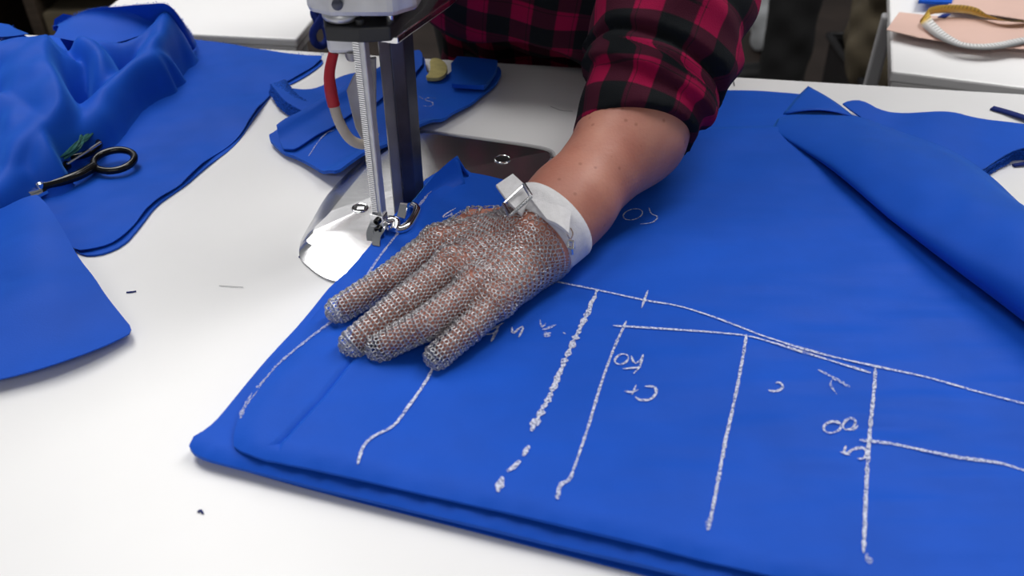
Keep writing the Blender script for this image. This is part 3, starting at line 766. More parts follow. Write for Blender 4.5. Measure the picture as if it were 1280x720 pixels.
# little threads and lint on the table
def thread(pts, label, m, r=.0003, z=.0006, name='loose_thread'):
    o = MB().tube(catmull([at(a, b, z) for a, b in pts], 8), r, 5).build(name, M[m]); tag(o, label, 'thread')
thread([(274, 357), (288, 358), (304, 359)], 'thin grey thread lying on the bare white tabletop', 'thread_grey', .0002)
thread([(158, 365.5), (164, 365), (170, 364)], 'short blue thread on the tabletop beside the left cloth corner', 'blue_dark', .0006)
thread([(688, 133), (702, 138), (716, 139)], 'fine grey thread on the tabletop beside the rolled sleeve', 'thread_grey', .0002)
thread([(919, 97), (917, 101), (918, 107)], 'black thread hanging at the far table edge', 'thread_dark', .0005)
o = MB().tube(catmull([at(247, 640, .0006), at(251, 638, .001), at(254, 642, .0006)], 6), .0006, 5).build('lint', M['blue_dark']); tag(o, 'blue lint fleck alone on the white tabletop near the camera', 'lint')
o = MB().tube(catmull([at(374, 321, .0006), at(377, 322, .001), at(380, 324, .0006)], 6), .0008, 5).build('lint', M['blue_dark']); tag(o, 'blue lint fleck at the nose of the steel base plate', 'lint')

# ================================================================== CUTTING MACHINE
mach = thing('cutting_machine', 'upright electric cloth cutting machine with a steel base plate', 'cutting machine', loc=tuple(at(505, 262, 0)))
def mp(o): return part_local(o, mach)
# base plate: loft of three outlines
topo = [(392, 289), (430, 287), (470, 288), (560, 285), (640, 255), (684, 203), (687, 194), (683, 189), (660, 184), (620, 178), (575, 172), (535, 167), (522, 168), (505, 176), (468, 200), (440, 232), (412, 266)]
boto = [(375, 306), (382, 330), (436, 352), (560, 320), (645, 268), (692, 205), (695, 195), (688, 186), (662, 180), (620, 174), (575, 168), (533, 163), (512, 166), (490, 176), (446, 206), (412, 240), (392, 272)]
mido = [tuple(np.array(a)*.45+np.array(b)*.55) for a, b in zip(topo, boto)]
def loop(o, z, n=140):
    P = np.array([at(a, b, z) for a, b in o]); m = len(P)
    return catmull(P, n//m, closed=True)
Lp = [loop(boto, .0), loop(boto, .0022), loop(mido, .0082), loop([tuple(np.array(a)*.93+np.array(b)*.07) for a, b in zip(topo, boto)], .0106), loop(topo, .011)]
n = len(Lp[0]); v = np.vstack(Lp); f = []
for r in range(len(Lp)-1): f += [(r*n+i, (r+1)*n+i, (r+1)*n+(i+1) % n, r*n+(i+1) % n) for i in range(n)]
cp = Lp[-1].mean(0); v = np.vstack([v, cp[None]]); c_i = len(v)-1
f += [((len(Lp)-1)*n+i, c_i, (len(Lp)-1)*n+(i+1) % n) for i in range(n)]
bp_ = link('base_plate', mesh('base_plate', v, f), M['steel'], mach, smooth=True); auto(bp_, 22); mp(bp_)
def hole(px, py, rad, screw):
    c = at(px, py, .0112)
    o = MB().ring_tube([c+rad*V(math.cos(t), math.sin(t), 0) for t in np.linspace(0, 2*PI, 28, endpoint=False)], .0007, 8).build('screw_hole', M['chrome'], bp_); o.matrix_parent_inverse = (mach.matrix_world @ bp_.matrix_parent_inverse).inverted()
    k = MB().lathe([(rad, -.0001), (rad, .0002), (rad*.5, .0001)], c, 28)
    o2 = k.build('hole_shade_disc', M['black'], bp_); o2.matrix_parent_inverse = o.matrix_parent_inverse  # black disc on the plate paints the hole's shaded depth; nothing is cut
    if screw:
        o3 = MB().box(c+V(.0008, -.0012, .0006), (.0062, .0042, .0012)).build('screw', M['chrome'], bp_, smooth=False); bevel(o3, .0004); o3.matrix_parent_inverse = o.matrix_parent_inverse
bpy.context.view_layer.update()
hole(628, 199, .0064, False); hole(450, 260, .0060, True)
# upright standard, with the knife in front of it
cx, cy = at(512, 254, .012)[:2]; E1 = nrm(V(.33, .944, 0)); E2 = V(E1[1], -E1[0], 0)
def loc(u, v_, z): return V(cx, cy, 0)+E1*u+E2*v_+V(0, 0, z)
st = [(-.012, -.0015), (-.012, .0015), (-.004, .0078), (.012, .0078), (.015, .004), (.015, -.004), (.012, -.0078), (-.004, -.0078)]
o = MB().prism([loc(a, b, 0)[:2] for a, b in st], .012, .172).build('standard', M['gun'], mach, smooth=False); bevel(o, .0008); mp(o)
o = MB().prism([loc(a, b, 0)[:2] for a, b in ((-.026, -.0004), (-.026, .0004), (-.011, .0009), (-.011, -.0009))], .0135, .172).build('blade', M['greyplate'], mach, smooth=False); mp(o)
# toothed presser bar
bx, by = at(477, 288, .02)[:2]
rod = MB().prism([(bx+E1[0]*a+E2[0]*b, by+E1[1]*a+E2[1]*b) for a, b in ((-.0035, -.0042), (-.0035, .0042), (.0035, .0042), (.0035, -.0042))], .020, .176)
o = rod.build('presser_bar', M['cast'], mach, smooth=False); bevel(o, .0009); mp(o); bar = o
tt = MB(); z = .036
while z < .168:
    c = V(bx, by, z)-E1*.0036-E2*.0016
    tt.box(c, (.0046, .0016, .0008), np.stack([E2, E1, V(0, 0, 1)], 1)); z += .0016
bpy.context.view_layer.update()
o = tt.build('rack_teeth', M['chrome'], bar, smooth=False); o.matrix_parent_inverse = (mach.matrix_world @ bar.matrix_parent_inverse).inverted()
# presser foot with its loop, clip and screws
ft = MB()
ft.tube(catmull([at(489, 284, .022), at(499, 287, .0205), (at(509, 283, .0205)), at(517, 272, .0205), at(521, 261, .0215), at(514, 256, .023)], 8), [.0034, .0036, .0036, .0034, .0034, .003], 10)
ft.strip(resample(np.array([at(497, 269, .022), at(501, 253, .028)]), 6), resample(np.array([at(507, 272, .022), at(510, 254, .029)]), 6), E1*.0015)
ft.tube(catmull([at(478, 280, .026), at(486, 276, .026), at(494, 278, .024), at(493, 288, .022)], 6), [.003, .004, .004, .003], 10)
mp(ft.build('presser_foot', M['chrome'], mach))
cl = MB()
A = catmull([at(459, 300, .019), at(459, 288, .024), at(464, 276, .028), at(472, 266, .031), at(476, 264, .032)], 8)
cl.strip(A, A+E2*.0052+V(0, 0, .0006), E1*.001)
A = catmull([at(466, 305, .0185), at(467, 294, .022), at(473, 284, .026), at(476, 276, .03)], 8)
cl.strip(A, A+E2*.006, E1*.0012)
cl.box(V(bx, by, .028)-E1*.002, (.0105, .008, .018), np.stack([E2, E1, V(0, 0, 1)], 1))
o = cl.build('clip', M['chrome'], mach, smooth=False); bevel(o, .0005); mp(o)
for zz in (.0325, .0255):
    o = MB().lathe([(.0026, 0), (.0026, .002), (.0014, .0022), (.0014, .001)], V(bx, by, zz)-E1*.006+E2*.001, 14, axis=-E1).build('clamp_screw', M['black_gloss'], mach); mp(o)
# head: everything that carries bar and standard
hd = MB(); zt = .182
hp = [aty(381, -6, .548), aty(394, 8, .548), aty(409, 15, .548), aty(470, 15, .548), aty(506, 2, .56)]
x_l, x_r = hp[0][0], hp[-1][0]
hb = [(-.004, .0), (.012, -.009), (.052, -.009), (.066, .004), (.072, .05), (.05, .10), (.005, .10), (-.008, .05)]
P0 = V(hp[0][0]+.004, .548, 0)
poly = [(P0[0]+a, P0[1]+b) for a, b in hb]
hd.prism(poly, .1835, .235)
o = hd.build('motor_housing', M['cast'], mach, smooth=False); bevel(o, .004); mp(o)
o = MB().lathe([(.0035, 0), (.0035, .002), (.002, .0026)], aty(422, 5, .5385), 18, axis=(0, -1, 0)).build('housing_screw', M['gun'], mach); mp(o)
o = MB().lathe([(.011, 0), (.0125, .002), (.0125, .004), (.011, .006)], V(hp[2][0]+.008, .553, .1785), 28).build('flange', M['cast'], mach); mp(o)
plate = [at(404, 24, .176), at(406, 36, .176), at(448, 38, .176), at(488, 36, .176), at(503, 20, .176), at(528, -2, .176), at(548, -30, .176), at(470, -10, .176), at(415, 14, .176)]
o = MB().prism([p[:2] for p in plate], .1675, .1775).build('clamp_plate', M['black'], mach, smooth=False); bevel(o, .0012); mp(o)
bc = aty(429, 55, .552)
o = MB().box(V(bc[0], .560, .1608), (.0225, .016, .0135)).build('clamp_block', M['cast'], mach, smooth=False); bevel(o, .003); mp(o)
o = MB().lathe([(.004, 0), (.005, .003), (.005, .006)], V(bc[0]+.0045, .556, .149), 16).build('grease_nipple', M['greyplate'], mach); mp(o)
rail = [at(474, 40, .167), at(475, 47, .167), at(497, 49, .167), at(506, 42, .167), at(562, 3, .167), at(592, -24, .167), at(574, -32, .167), at(540, -8, .167), at(490, 30, .167)]
o = MB().prism([p[:2] for p in rail], .1635, .1685).build('guide_rail', M['chrome'], mach, smooth=False); bevel(o, .0008); mp(o)
o = MB().lathe([(.010, 0), (.0115, .0015), (.0115, .005), (.009, .0075)], loc(-.013, -.004, .155), 30).build('collar', M['gun'], mach); mp(o)
for p in ((420+55, 14), (487, 24), (515, 10), (450, 30)):
    o = MB().lathe([(.0032, 0), (.0032, .0035), (.0018, .004)], at(*p, .1775), 14).build('bolt', M['chrome' if p[0] > 480 else 'black'], mach); mp(o)
mh = loc(.03, 0, 0)
o = MB().lathe([(.03, .225), (.046, .24), (.055, .26), (.056, .33), (.05, .345), (.02, .352)], V(-.095, .60, 0), 40).build('motor', M['cast'], mach); mp(o)
hx = V(-.095, .66, 0)
o = MB().tube(catmull([V(-.085, .645, .27), V(-.075, .69, .275), V(-.062, .725, .30), V(-.062, .725, .345), V(-.08, .68, .375), V(-.095, .62, .358)], 8), .012, 14).build('handle', M['black'], mach); mp(o)
gp = [(456, 79), (463, 73), (470, 72), (470, 182), (460, 182), (452, 176), (444, 160), (437, 132), (433, 114), (441, 96)]
G = np.array([aty(a, b, .562) for a, b in gp]); n = len(G)
v = np.vstack([G, G+V(0, .003, 0)])
o = MB().add(v, [tuple(range(n)), tuple(range(n, 2*n))[::-1]]+[(i, n+i, n+(i+1) % n, (i+1) % n) for i in range(n)]).build('sharpener_guard', M['greyplate'], mach, smooth=False); bevel(o, .0008); mp(o)
hose_pts = [aty(417, 66, .556), aty(412, 90, .553), aty(413, 110, .551), aty(417, 130, .550), aty(424, 152, .549), aty(436, 172, .550), aty(450, 180, .553), aty(462, 178, .557), aty(468, 165, .560)]
hs = catmull(hose_pts, 10)
o = MB().tube(hs[25:], .0036, 14).build('cable', M['hose'], mach); mp(o); cb = o
bpy.context.view_layer.update()
o = MB().tube(hs[:32], [.0034, .0036, .0042, .0042], 14).build('cable_sleeve', M['red'], cb); o.matrix_parent_inverse = (mach.matrix_world @ cb.matrix_parent_inverse).inverted()
o['label'] = 'red sleeve on the upper part of the cream cable'

# ================================================================== SIGNED-DISTANCE MODELLING (one continuous skin per body)
def cap(P, a, b, ra, rb, sc=None):
    a = np.asarray(a, float); b = np.asarray(b, float)
    if sc is not None:
        s = np.asarray(sc, float); c = (a+b)/2
        P = (P-c)/s+c; a = (a-c)/s+c; b = (b-c)/s+c
    ab = b-a; pa = P-a
    t = np.clip((pa@ab)/(ab@ab+1e-12), 0, 1)
    d = np.linalg.norm(pa-t[..., None]*ab, axis=-1)-(ra+(rb-ra)*t)
    return d
def grid_sdf(X, Y, Z, prims, margin=.045):
    f = np.ones((len(X), len(Y), len(Z)))
    for fn, lo_, hi_, k in prims:
        s = []
        for A, l, h in zip((X, Y, Z), lo_, hi_):
            i0 = max(0, np.searchsorted(A, l-margin-k)-1); i1 = min(len(A), np.searchsorted(A, h+margin+k)+1); s.append(slice(i0, i1))
        if any(q.stop <= q.start for q in s): continue
        P = np.stack(np.meshgrid(X[s[0]], Y[s[1]], Z[s[2]], indexing='ij'), -1)
        sub = f[s[0], s[1], s[2]]
        f[s[0], s[1], s[2]] = smin(sub, fn(P), max(k, 1e-5))
    return f
def surfnets(X, Y, Z, f):
    s = f < 0
    c8 = [(i, j, k) for i in (0, 1) for j in (0, 1) for k in (0, 1)]
    n = np.array(f.shape)-1
    tot = np.zeros(n, np.int8)
    for i, j, k in c8: tot += s[i:n[0]+i, j:n[1]+j, k:n[2]+k]
    act = (tot > 0) & (tot < 8); I = np.argwhere(act); idx = np.full(n, -1); idx[act] = np.arange(len(I))
    ax = (np.asarray(X), np.asarray(Y), np.asarray(Z))
    def cp(o): return np.stack([ax[d][I[:, d]+o[d]] for d in range(3)], 1), f[I[:, 0]+o[0], I[:, 1]+o[1], I[:, 2]+o[2]]
    C = {o: cp(o) for o in c8}
    acc = np.zeros((len(I), 3)); cnt = np.zeros(len(I))
    for o in c8:
        for d in range(3):
            if o[d]: continue
            o2 = tuple(1 if q == d else o[q] for q in range(3))
            pa, va = C[o]; pb, vb = C[o2]; m = (va < 0) != (vb < 0)
            t = np.where(m, va/(va-vb+1e-20), 0)
            acc += np.where(m[:, None], pa+t[:, None]*(pb-pa), 0); cnt += m
    v = acc/cnt[:, None]; quads = []
    for d in range(3):
        e, g = [(1, 2), (2, 0), (0, 1)][d]
        sl = [slice(None)]*3; sl2 = [slice(None)]*3
        sl[d] = slice(0, -1); sl2[d] = slice(1, None)
        for q in (e, g): sl[q] = slice(1, -1); sl2[q] = slice(1, -1)
        a, b = s[tuple(sl)], s[tuple(sl2)]; E = np.argwhere(a != b)
        inside = a[tuple(E.T)]
        E[:, e] += 1; E[:, g] += 1
        def cell(de, dg):
            q = E.copy(); q[:, e] -= de; q[:, g] -= dg; return idx[tuple(q.T)]
        Q = np.stack([cell(1, 1), cell(0, 1), cell(0, 0), cell(1, 0)], 1)
        Q[~inside] = Q[~inside][:, ::-1]; quads.append(Q)
    return v, np.vstack(quads)
def axis(segs):
    """segs: list of (start, step) with a final end value"""
    out = []
    for (a, h), (b, _) in zip(segs[:-1], segs[1:]): out += list(np.linspace(a, b, max(1, int(round((b-a)/h))), endpoint=False))
    return np.array(out+[segs[-1][0]])
def pr(a, b, ra, rb, k=.01, sc=None):
    a, b = np.array(a, float), np.array(b, float); r = max(ra, rb)*(max(sc) if sc is not None else 1)
    return (lambda P: cap(P, a, b, ra, rb, sc), np.minimum(a, b)-r, np.maximum(a, b)+r, k)
def soften(o, it=2, fac=.5):
    m = o.modifiers.new('soften', 'SMOOTH'); m.iterations = it; m.factor = fac; return o

# ---------------------------------------------------------------- the worker's joints
ZC = .0185                                          # top of the cloth under the hand
WR = at(684, 286, .046)
CU = aty(792, 166, .597); ELB = V(.140, .705, .150); SHO = V(.235, .90, .40)
KN = {'index': at(548, 304, .043), 'middle': at(566, 331, .0455), 'ring': at(596, 357, .043), 'little': at(622, 375, .038)}
PIP = {'index': at(486, 349, .036), 'middle': at(505, 379, .038), 'ring': at(532, 405, .037), 'little': at(587, 410, .033)}
TIP = {'index': at(434, 381, .0265), 'middle': at(452, 421, .0265), 'ring': at(485, 429, .0265), 'little': at(556, 437, .0265)}
RAD = {'index': (.0098, .0082, .0066), 'middle': (.0103, .0088, .0070), 'ring': (.0098, .0084, .0067), 'little': (.0086, .0074, .0060)}
TH = [at(668, 276, .036), at(592, 281, .031), at(546, 303, .0285), at(516, 320, .027)]
def hand_prims(grow=0.0, tipx=0.0, wid=1.0):
    P = []
    W0 = WR+nrm(KN['middle']-WR)*.008
    for n, off in (('index', -.010), ('middle', -.003), ('ring', .004), ('little', .011)):
        side = nrm(np.cross(nrm(KN['middle']-WR), V(0, 0, 1)))
        a = W0-side*off*-1.0 if False else W0+nrm(KN['little']-KN['index'])*off*1.1-V(0, 0, .004)
        P.append(pr(a, KN[n]-V(0, 0, .001), .0155+grow, RAD[n][0]+.0012+grow, .012))
    P.append(pr(at(600, 320, .030), at(655, 318, .030), .0125+grow, .014+grow, .02))   # palm pad
    P.append(pr(at(640, 350, .030), at(668, 322, .034), .0125+grow, .014+grow, .014))  # heel under the little finger
    P.append(pr(TH[0], TH[1], .0125+grow, .0108+grow, .014)); P.append(pr(TH[1], TH[2], .0108+grow, .0092+grow, .004)); P.append(pr(TH[2], TH[3], .0092+grow, .0072+grow, .002))
    for n in KN:
        t = TIP[n]+nrm(TIP[n]-PIP[n])*tipx
        P.append(pr(KN[n], PIP[n], RAD[n][0]+grow, RAD[n][1]+grow, .0035)); P.append(pr(PIP[n], t, RAD[n][1]+grow, RAD[n][2]+grow+(.0006 if tipx else 0), .0012))
        P.append(pr(KN[n]+V(0, 0, .0005), KN[n]+V(0, 0, .0006), RAD[n][0]+.0009+grow, RAD[n][0]+.0009+grow, .004))
    return P
AX = nrm(CU-WR)                                     # forearm axis
def arm_prims():
    up = V(0, 0, 1); n1 = nrm(np.cross(AX, up))
    P = [pr(WR-AX*.012, WR+AX*.02, .0235, .0255, .014), pr(WR+n1*.007-AX*.008, WR+n1*.008+AX*.03, .020, .0235, .012), pr(WR-n1*.007-AX*.008, WR-n1*.008+AX*.03, .020, .0235, .012),
         pr(WR+AX*.02, CU, .0265, .0365, .014), pr(CU, ELB, .0365, .039, .02), pr(ELB, SHO, .039, .043, .02)]
    return P
PEL = V(.085, 1.085, .10); BEL = V(.085, 1.04, .13); CHE = V(.06, .955, .34); NEK = V(.045, .86, .50); HEAD = V(.03, .80, .60)
SHR = V(-.13, .93, .42); ELR = V(-.19, .80, .27); WRR = V(-.095, .722, .325)
def body_prims():
    P = [pr(PEL, BEL, .11, .112, .03, (1.45, 1, 1)), pr(BEL, CHE, .112, .12, .04, (1.33, 1, 1)), pr(CHE, NEK-V(0, -.03, .05), .11, .055, .04, (1.22, 1, 1)), pr(NEK-V(0, -.05, .06), HEAD, .052, .055, .03),
         pr(CHE+V(0, 0, .05), SHO, .05, .044, .03), pr(CHE+V(0, 0, .05), SHR, .05, .044, .03), pr(SHR, ELR, .044, .038, .02), pr(ELR, WRR-V(.012, .03, 0), .040, .026, .02)]
    # head: skull, jaw, nose, ears; face turned down towards the work
    f = nrm(V(-.1, -.75, -.62)); u = nrm(V(0, -.6, .8)-f*(V(0, -.6, .8)@f)); r = np.cross(f, u); h = HEAD+u*.05
    P += [pr(h-f*.02+u*.03, h+f*.015+u*.03, .082, .078, .02), pr(h+f*.02-u*.02, h+f*.045-u*.07, .062, .040, .03), pr(h+f*.092+u*.01, h+f*.108-u*.018, .008, .013, .010),
          pr(h+f*.085-u*.05+r*.014, h+f*.085-u*.05-r*.014, .008, .008, .006)]
    for s in (-1, 1): P += [pr(h+r*s*.078+u*.012, h+r*s*.082-u*.02, .012, .009, .006, (.6, 1, 1)), pr(h+f*.078+r*s*.03+u*.022, h+f*.079+r*s*.031+u*.022, .012, .012, .006)]
    # right hand closed round the machine handle
    hc = V(-.062, .725, .322); P.append(pr(WRR-V(.012, .03, 0), hc+V(-.022, .01, 0), .024, .020, .015))
    for k in range(4):
        z = .352-.0185*k
        P += [pr(V(-.082, .735, z), V(-.072, .703, z), .0105, .0095, .006), pr(V(-.072, .703, z), V(-.048, .706, z), .0095, .0088, .002), pr(V(-.048, .706, z), V(-.043, .728, z-.002), .0088, .0078, .002)]
    P += [pr(V(-.085, .74, .345), V(-.075, .748, .37), .012, .011, .006), pr(V(-.075, .748, .37), V(-.052, .738, .382), .011, .009, .003)]
    # legs and feet
    for s in (-1, 1):
        hip = PEL+V(s*.085, 0, -.06); kn = V(.085+s*.10, 1.10, -.33); an = V(.085+s*.11, 1.17, -.70)
        P += [pr(hip, kn, .085, .056, .03), pr(kn, an, .054, .036, .02), pr(an-V(0, -.03, .04), an+V(s*.02, -.15, -.055), .034, .026, .02)]
    return P

person = thing('person', 'worker in a rolled-sleeve plaid shirt leaning over, gloved hand pressing the marked cloth', 'person', loc=(.085, 1.12, FLOOR))
def pp(o): return part_local(o, person)
# body: fine grid over the visible hand and forearm, coarse elsewhere
gx = axis([(-.42, .012), (-.24, .008), (-.128, .0017), (.125, .004), (.20, .010), (.46, 0)])
gy = axis([(.385, .0017), (.605, .005), (.74, .010), (1.28, 0)])
gz = axis([(-.79, .012), (.006, .0017), (.088, .004), (.16, .009), (.84, 0)])
f = grid_sdf(gx, gy, gz, hand_prims()+arm_prims()+body_prims())
v, q = surfnets(gx, gy, gz, f)
body = link('body', mesh_np('body', v, q), M['skin'], person); pp(body); soften(body, 2, .4)

# glove: rings threaded over the gloved hand
GP = hand_prims(.0016, .006)
def sdf_pts(P, prims):
    d = np.ones(len(P))
    for fn, lo_, hi_, k in prims: d = smin(d, fn(P), max(k, 1e-5))
    return d
GB = GP+[pr(WR-AX*.012, WR+AX*.006, .0262, .0268, .012)]
def gsdf(P): return np.maximum(sdf_pts(P, GB), ZC+.0014-P[:, 2])
def ggrad(P, fn=None, e=.0005):
    fn = fn or gsdf
    g = np.stack([fn(P+np.eye(3)[i]*e)-fn(P-np.eye(3)[i]*e) for i in range(3)], 1); return g/(np.linalg.norm(g, axis=1)[:, None]+1e-12)
PITCH = .0027
def tube_rows(path, rad, closed_tip=True):
    """rows of points spaced along a tapered tube, every second row shifted by half a ring"""
    Pth = resample(np.array(path), 60); Lh = np.r_[0, np.cumsum(np.linalg.norm(np.diff(Pth, axis=0), axis=1))]
    out = []; row = 0; s = 0
    end = Lh[-1]+(rad[-1]*1.2 if closed_tip else 0)
    while s < end:
        c = np.array([np.interp(s, Lh, Pth[:, i]) for i in range(3)]); t = nrm(Pth[min(59, int(s/Lh[-1]*59)+1 if s < Lh[-1] else 59)]-Pth[max(0, min(58, int(s/Lh[-1]*59)))])
        r = np.interp(s/Lh[-1], np.linspace(0, 1, len(rad)), rad)
        over = s-Lh[-1]
        if over > 0: c = Pth[-1]+t*over; r = r*math.sqrt(max(.03, 1-(over/(rad[-1]*1.25))**2))
        u = nrm(np.cross(t, V(0, 0, 1))); w = np.cross(u, t); m = max(4, int(round(2*PI*r/PITCH)))
        for k in range(m):
            a = 2*PI*(k+(.5 if row % 2 else 0))/m
            out.append((*(c+r*(math.cos(a)*u+math.sin(a)*w)), row))
        s += PITCH*.86; row += 1
    return np.array(out)
sets = []; own = []
fing = {}
for i, n in enumerate(KN):
    t = TIP[n]+nrm(TIP[n]-PIP[n])*.006
    path = [KN[n], PIP[n], t]; sets.append(tube_rows(path, [RAD[n][0]+.002, RAD[n][1]+.002, RAD[n][2]+.0024])); fing[len(sets)-1] = (KN[n], PIP[n], t, RAD[n])
sets.append(tube_rows(TH[1:], [.0125, .011, .009])); fing[4] = (TH[1], TH[2], TH[3], (.0108, .0092, .0072))
# palm tube: elliptic rows from the wrist to the knuckles
kc = sum(KN.values())/4; pdir = nrm(kc-WR); pw = nrm(KN['little']-KN['index']); pw = nrm(pw-pdir*(pw@pdir)); pu = np.cross(pdir, pw); pu = pu if pu[2] > 0 else -pu
Lp_ = np.linalg.norm(kc-WR); out = []; row = 0; s = -.006
while s < Lp_+.030:
    c = WR+pdir*s; c = V(c[0], c[1], max(c[2]-.012, .030)); hw = np.interp(s, [-.01, .01, .03, Lp_], [.03, .034, .043, .047]); hh = .02
    per = resample(np.array([c+hw*math.cos(a)*pw+hh*math.sin(a)*pu for a in np.linspace(0, 2*PI, 200)]), 400)
    Ln = np.linalg.norm(np.diff(per, axis=0), axis=1).sum(); m = int(Ln/PITCH)
    for k in range(m):
        a = ((k+(.5 if row % 2 else 0))/m)*399; i0 = int(a) % 399
        out.append((*per[i0], row))
    s += PITCH*.86; row += 1
sets.append(np.array(out))
pts = []; par = []
for si, S in enumerate(sets):
    P = S[:, :3].copy()
    for _ in range(7):
        d = gsdf(P); P -= d[:, None]*ggrad(P)*.9
    df = np.stack([np.minimum(cap(P, fk[0], fk[1], fk[3][0], fk[3][1]), cap(P, fk[1], fk[2], fk[3][1], fk[3][2])) for fk in fing.values()], 1)
    near = df.argmin(1); along = np.stack([(P-fk[0])@nrm(fk[1]-fk[0]) for fk in fing.values()], 1)
    if si < 5: keep = (near == si) & (along[:, si] > .010)
    else:
        keep = np.ones(len(P), bool)
    keep &= np.abs(gsdf(P)) < .0006
    pts.append(P[keep]); par.append(S[keep, 3])
fill = []
for a, b, r_ in [(KN[n], PIP[n], .011) for n in KN]+[(PIP[n], TIP[n], .010) for n in KN]+[(WR, kc, .045)]:
    q_ = a+(b-a)*RNG.uniform(-.1, 1.15, (2600, 1))+RNG.normal(size=(2600, 3))*r_*V(1, 1, .6); fill.append(q_)
fill = np.vstack(fill)
for _ in range(7): fill -= gsdf(fill)[:, None]*ggrad(fill)*.9
fill = fill[np.abs(gsdf(fill)) < .0006]; n_reg = sum(len(q_) for q_ in pts)
lim_a = np.concatenate([np.full(len(q_), .0017 if i_ < 5 else .0021) for i_, q_ in enumerate(pts)]+[np.full(len(fill), .0022)])
P = np.vstack(pts+[fill]); R = np.concatenate(par+[RNG.integers(0, 2, len(fill))])
# drop rings that ended up almost on top of another one, and open the slit at the heel of the hand
cell = {}; ok = np.ones(len(P), bool)
for i, p in enumerate(P):
    c = tuple((p//.0023).astype(int)); hit = False; lim2 = lim_a[i]**2
    for dx in (-1, 0, 1):
        for dy in (-1, 0, 1):
            for dz in (-1, 0, 1):
                for j in cell.get((c[0]+dx, c[1]+dy, c[2]+dz), ()):
                    if ((P[j]-p)**2).sum() < lim2: hit = True
    if hit: ok[i] = False
    else: cell.setdefault(c, []).append(i)
P, R = P[ok], R[ok]
def project(P):
    x, y, z = P[:, 0], P[:, 1], P[:, 2]-CAMH; cy = y*CT+z*ST; cz = y*ST-z*CT
    return np.c_[640+FPX*x/cz, 360-FPX*cy/cz]
sl0, sl1 = at(668, 352, .036), at(682, 332, .042)
dsl = np.linalg.norm(P-sl0-np.clip(((P-sl0)@(sl1-sl0))/((sl1-sl0)@(sl1-sl0)), 0, 1)[:, None]*(sl1-sl0), axis=1)
ok = dsl > .0042; P, R = P[ok], R[ok]
Nn = ggrad(P)
T1 = np.cross(Nn, pdir); T1 /= np.linalg.norm(T1, axis=1)[:, None]+1e-9; T2 = np.cross(Nn, T1)
tl_ = np.where(R % 2 == 0, .42, -.42)+RNG.normal(size=len(P))*.10
ax_n = Nn*np.cos(tl_)[:, None]+T2*np.sin(tl_)[:, None]; ax_t = -Nn*np.sin(tl_)[:, None]+T2*np.cos(tl_)[:, None]
mj, mn, NA, NB = .00152, .00034, 12, 4
vv = []; A = np.arange(NA)*2*PI/NA
for k in range(NB):
    b = 2*PI*k/NB; rr = mj+mn*math.cos(b)
    vv.append(P[:, None, :]+(rr*np.cos(A))[None, :, None]*T1[:, None, :]+(rr*np.sin(A))[None, :, None]*ax_t[:, None, :]+(mn*math.sin(b))*ax_n[:, None, :])
vv = np.stack(vv, 2)
i_ = np.arange(NA)[:, None]; j_ = np.arange(NB)[None, :]
qd = np.stack([(i_*NB+j_), ((i_+1) % NA)*NB+j_, ((i_+1) % NA)*NB+(j_+1) % NB, i_*NB+(j_+1) % NB], -1).reshape(-1, 4)
qd = (qd[None]+(np.arange(len(P))*NA*NB)[:, None, None]).reshape(-1, 4)
glove = link('glove', mesh_np('glove', vv.reshape(-1, 3), qd), M['mail'], person); pp(glove); glove['label'] = 'steel chain mail glove'
_r = np.cross(nrm(V(-.1, -.75, -.62)), nrm(V(0, -.6, .8)-nrm(V(-.1, -.75, -.62))*(V(0, -.6, .8)@nrm(V(-.1, -.75, -.62)))))
_f = nrm(V(-.1, -.75, -.62)); _u = nrm(V(0, -.6, .8)-_f*(V(0, -.6, .8)@_f)); _h = HEAD+_u*.05
for _s in (-1, 1):
    _c = _h+_f*.083+_r*_s*.031+_u*.012
    _e = MB().lathe([(.002, -.010), (.009, -.006), (.0115, 0), (.009, .006), (.006, .0085)], _c, 16, axis=_f).build('eye', M['white_cloth'], person); pp(_e)
    bpy.context.view_layer.update()
    _p = MB().lathe([(.0055, .0078), (.0045, .0098), (.001, .0104)], _c, 14, axis=_f).build('iris', M['hair'], _e); _p.matrix_parent_inverse = (person.matrix_world @ _e.matrix_parent_inverse).inverted()
    _b = MB().tube(catmull([_c+_u*.020+_f*.010+_r*_s*o_+_u*.003*math.cos(o_*90) for o_ in (-.016, -.005, .006, .018)], 5), [.002, .0032, .0032, .0015], 8).build('eyebrow', M['hair'], person); pp(_b)
bpy.context.view_layer.update()
def gp_(o): o.matrix_parent_inverse = (person.matrix_world @ glove.matrix_parent_inverse).inverted(); return o

# wrist strap that follows the arm's section
AP = arm_prims()
def asdf(P): return sdf_pts(P, AP)
SC0 = at(683, 288, .046); sa = nrm(at(716, 322, .040)-at(644, 254, .048)); su = nrm(V(0, 0, 1)-AX*AX[2])
sx = nrm(np.cross(su, AX))
tiltA = nrm(AX+sx*-.10)
sx = nrm(sx-tiltA*(sx@tiltA)); su = np.cross(tiltA, sx); su = su if su[2] > 0 else -su
def sect(o, a, grow):
    d = math.cos(a)*sx+math.sin(a)*su; r = .012
    for _ in range(30): r -= float(asdf((SC0+tiltA*o+d*r)[None])[0]-grow)*.8
    p = SC0+tiltA*o+d*max(r, .012); p[2] = max(p[2], ZC+.0006); return p
th = np.linspace(0, 2*PI, 72, endpoint=False); HW = .0105
grid = [[sect(o, a, g) for a in th] for o, g in ((-HW, .0012), (-HW, .0026), (-HW*.4, .0030), (HW*.4, .0030), (HW, .0026), (HW, .0012))]
v = np.array(grid).reshape(-1, 3); n = 72; f = [(r*n+i, r*n+(i+1) % n, ((r+1) % 6)*n+(i+1) % n, ((r+1) % 6)*n+i) for r in range(6) for i in range(n)]
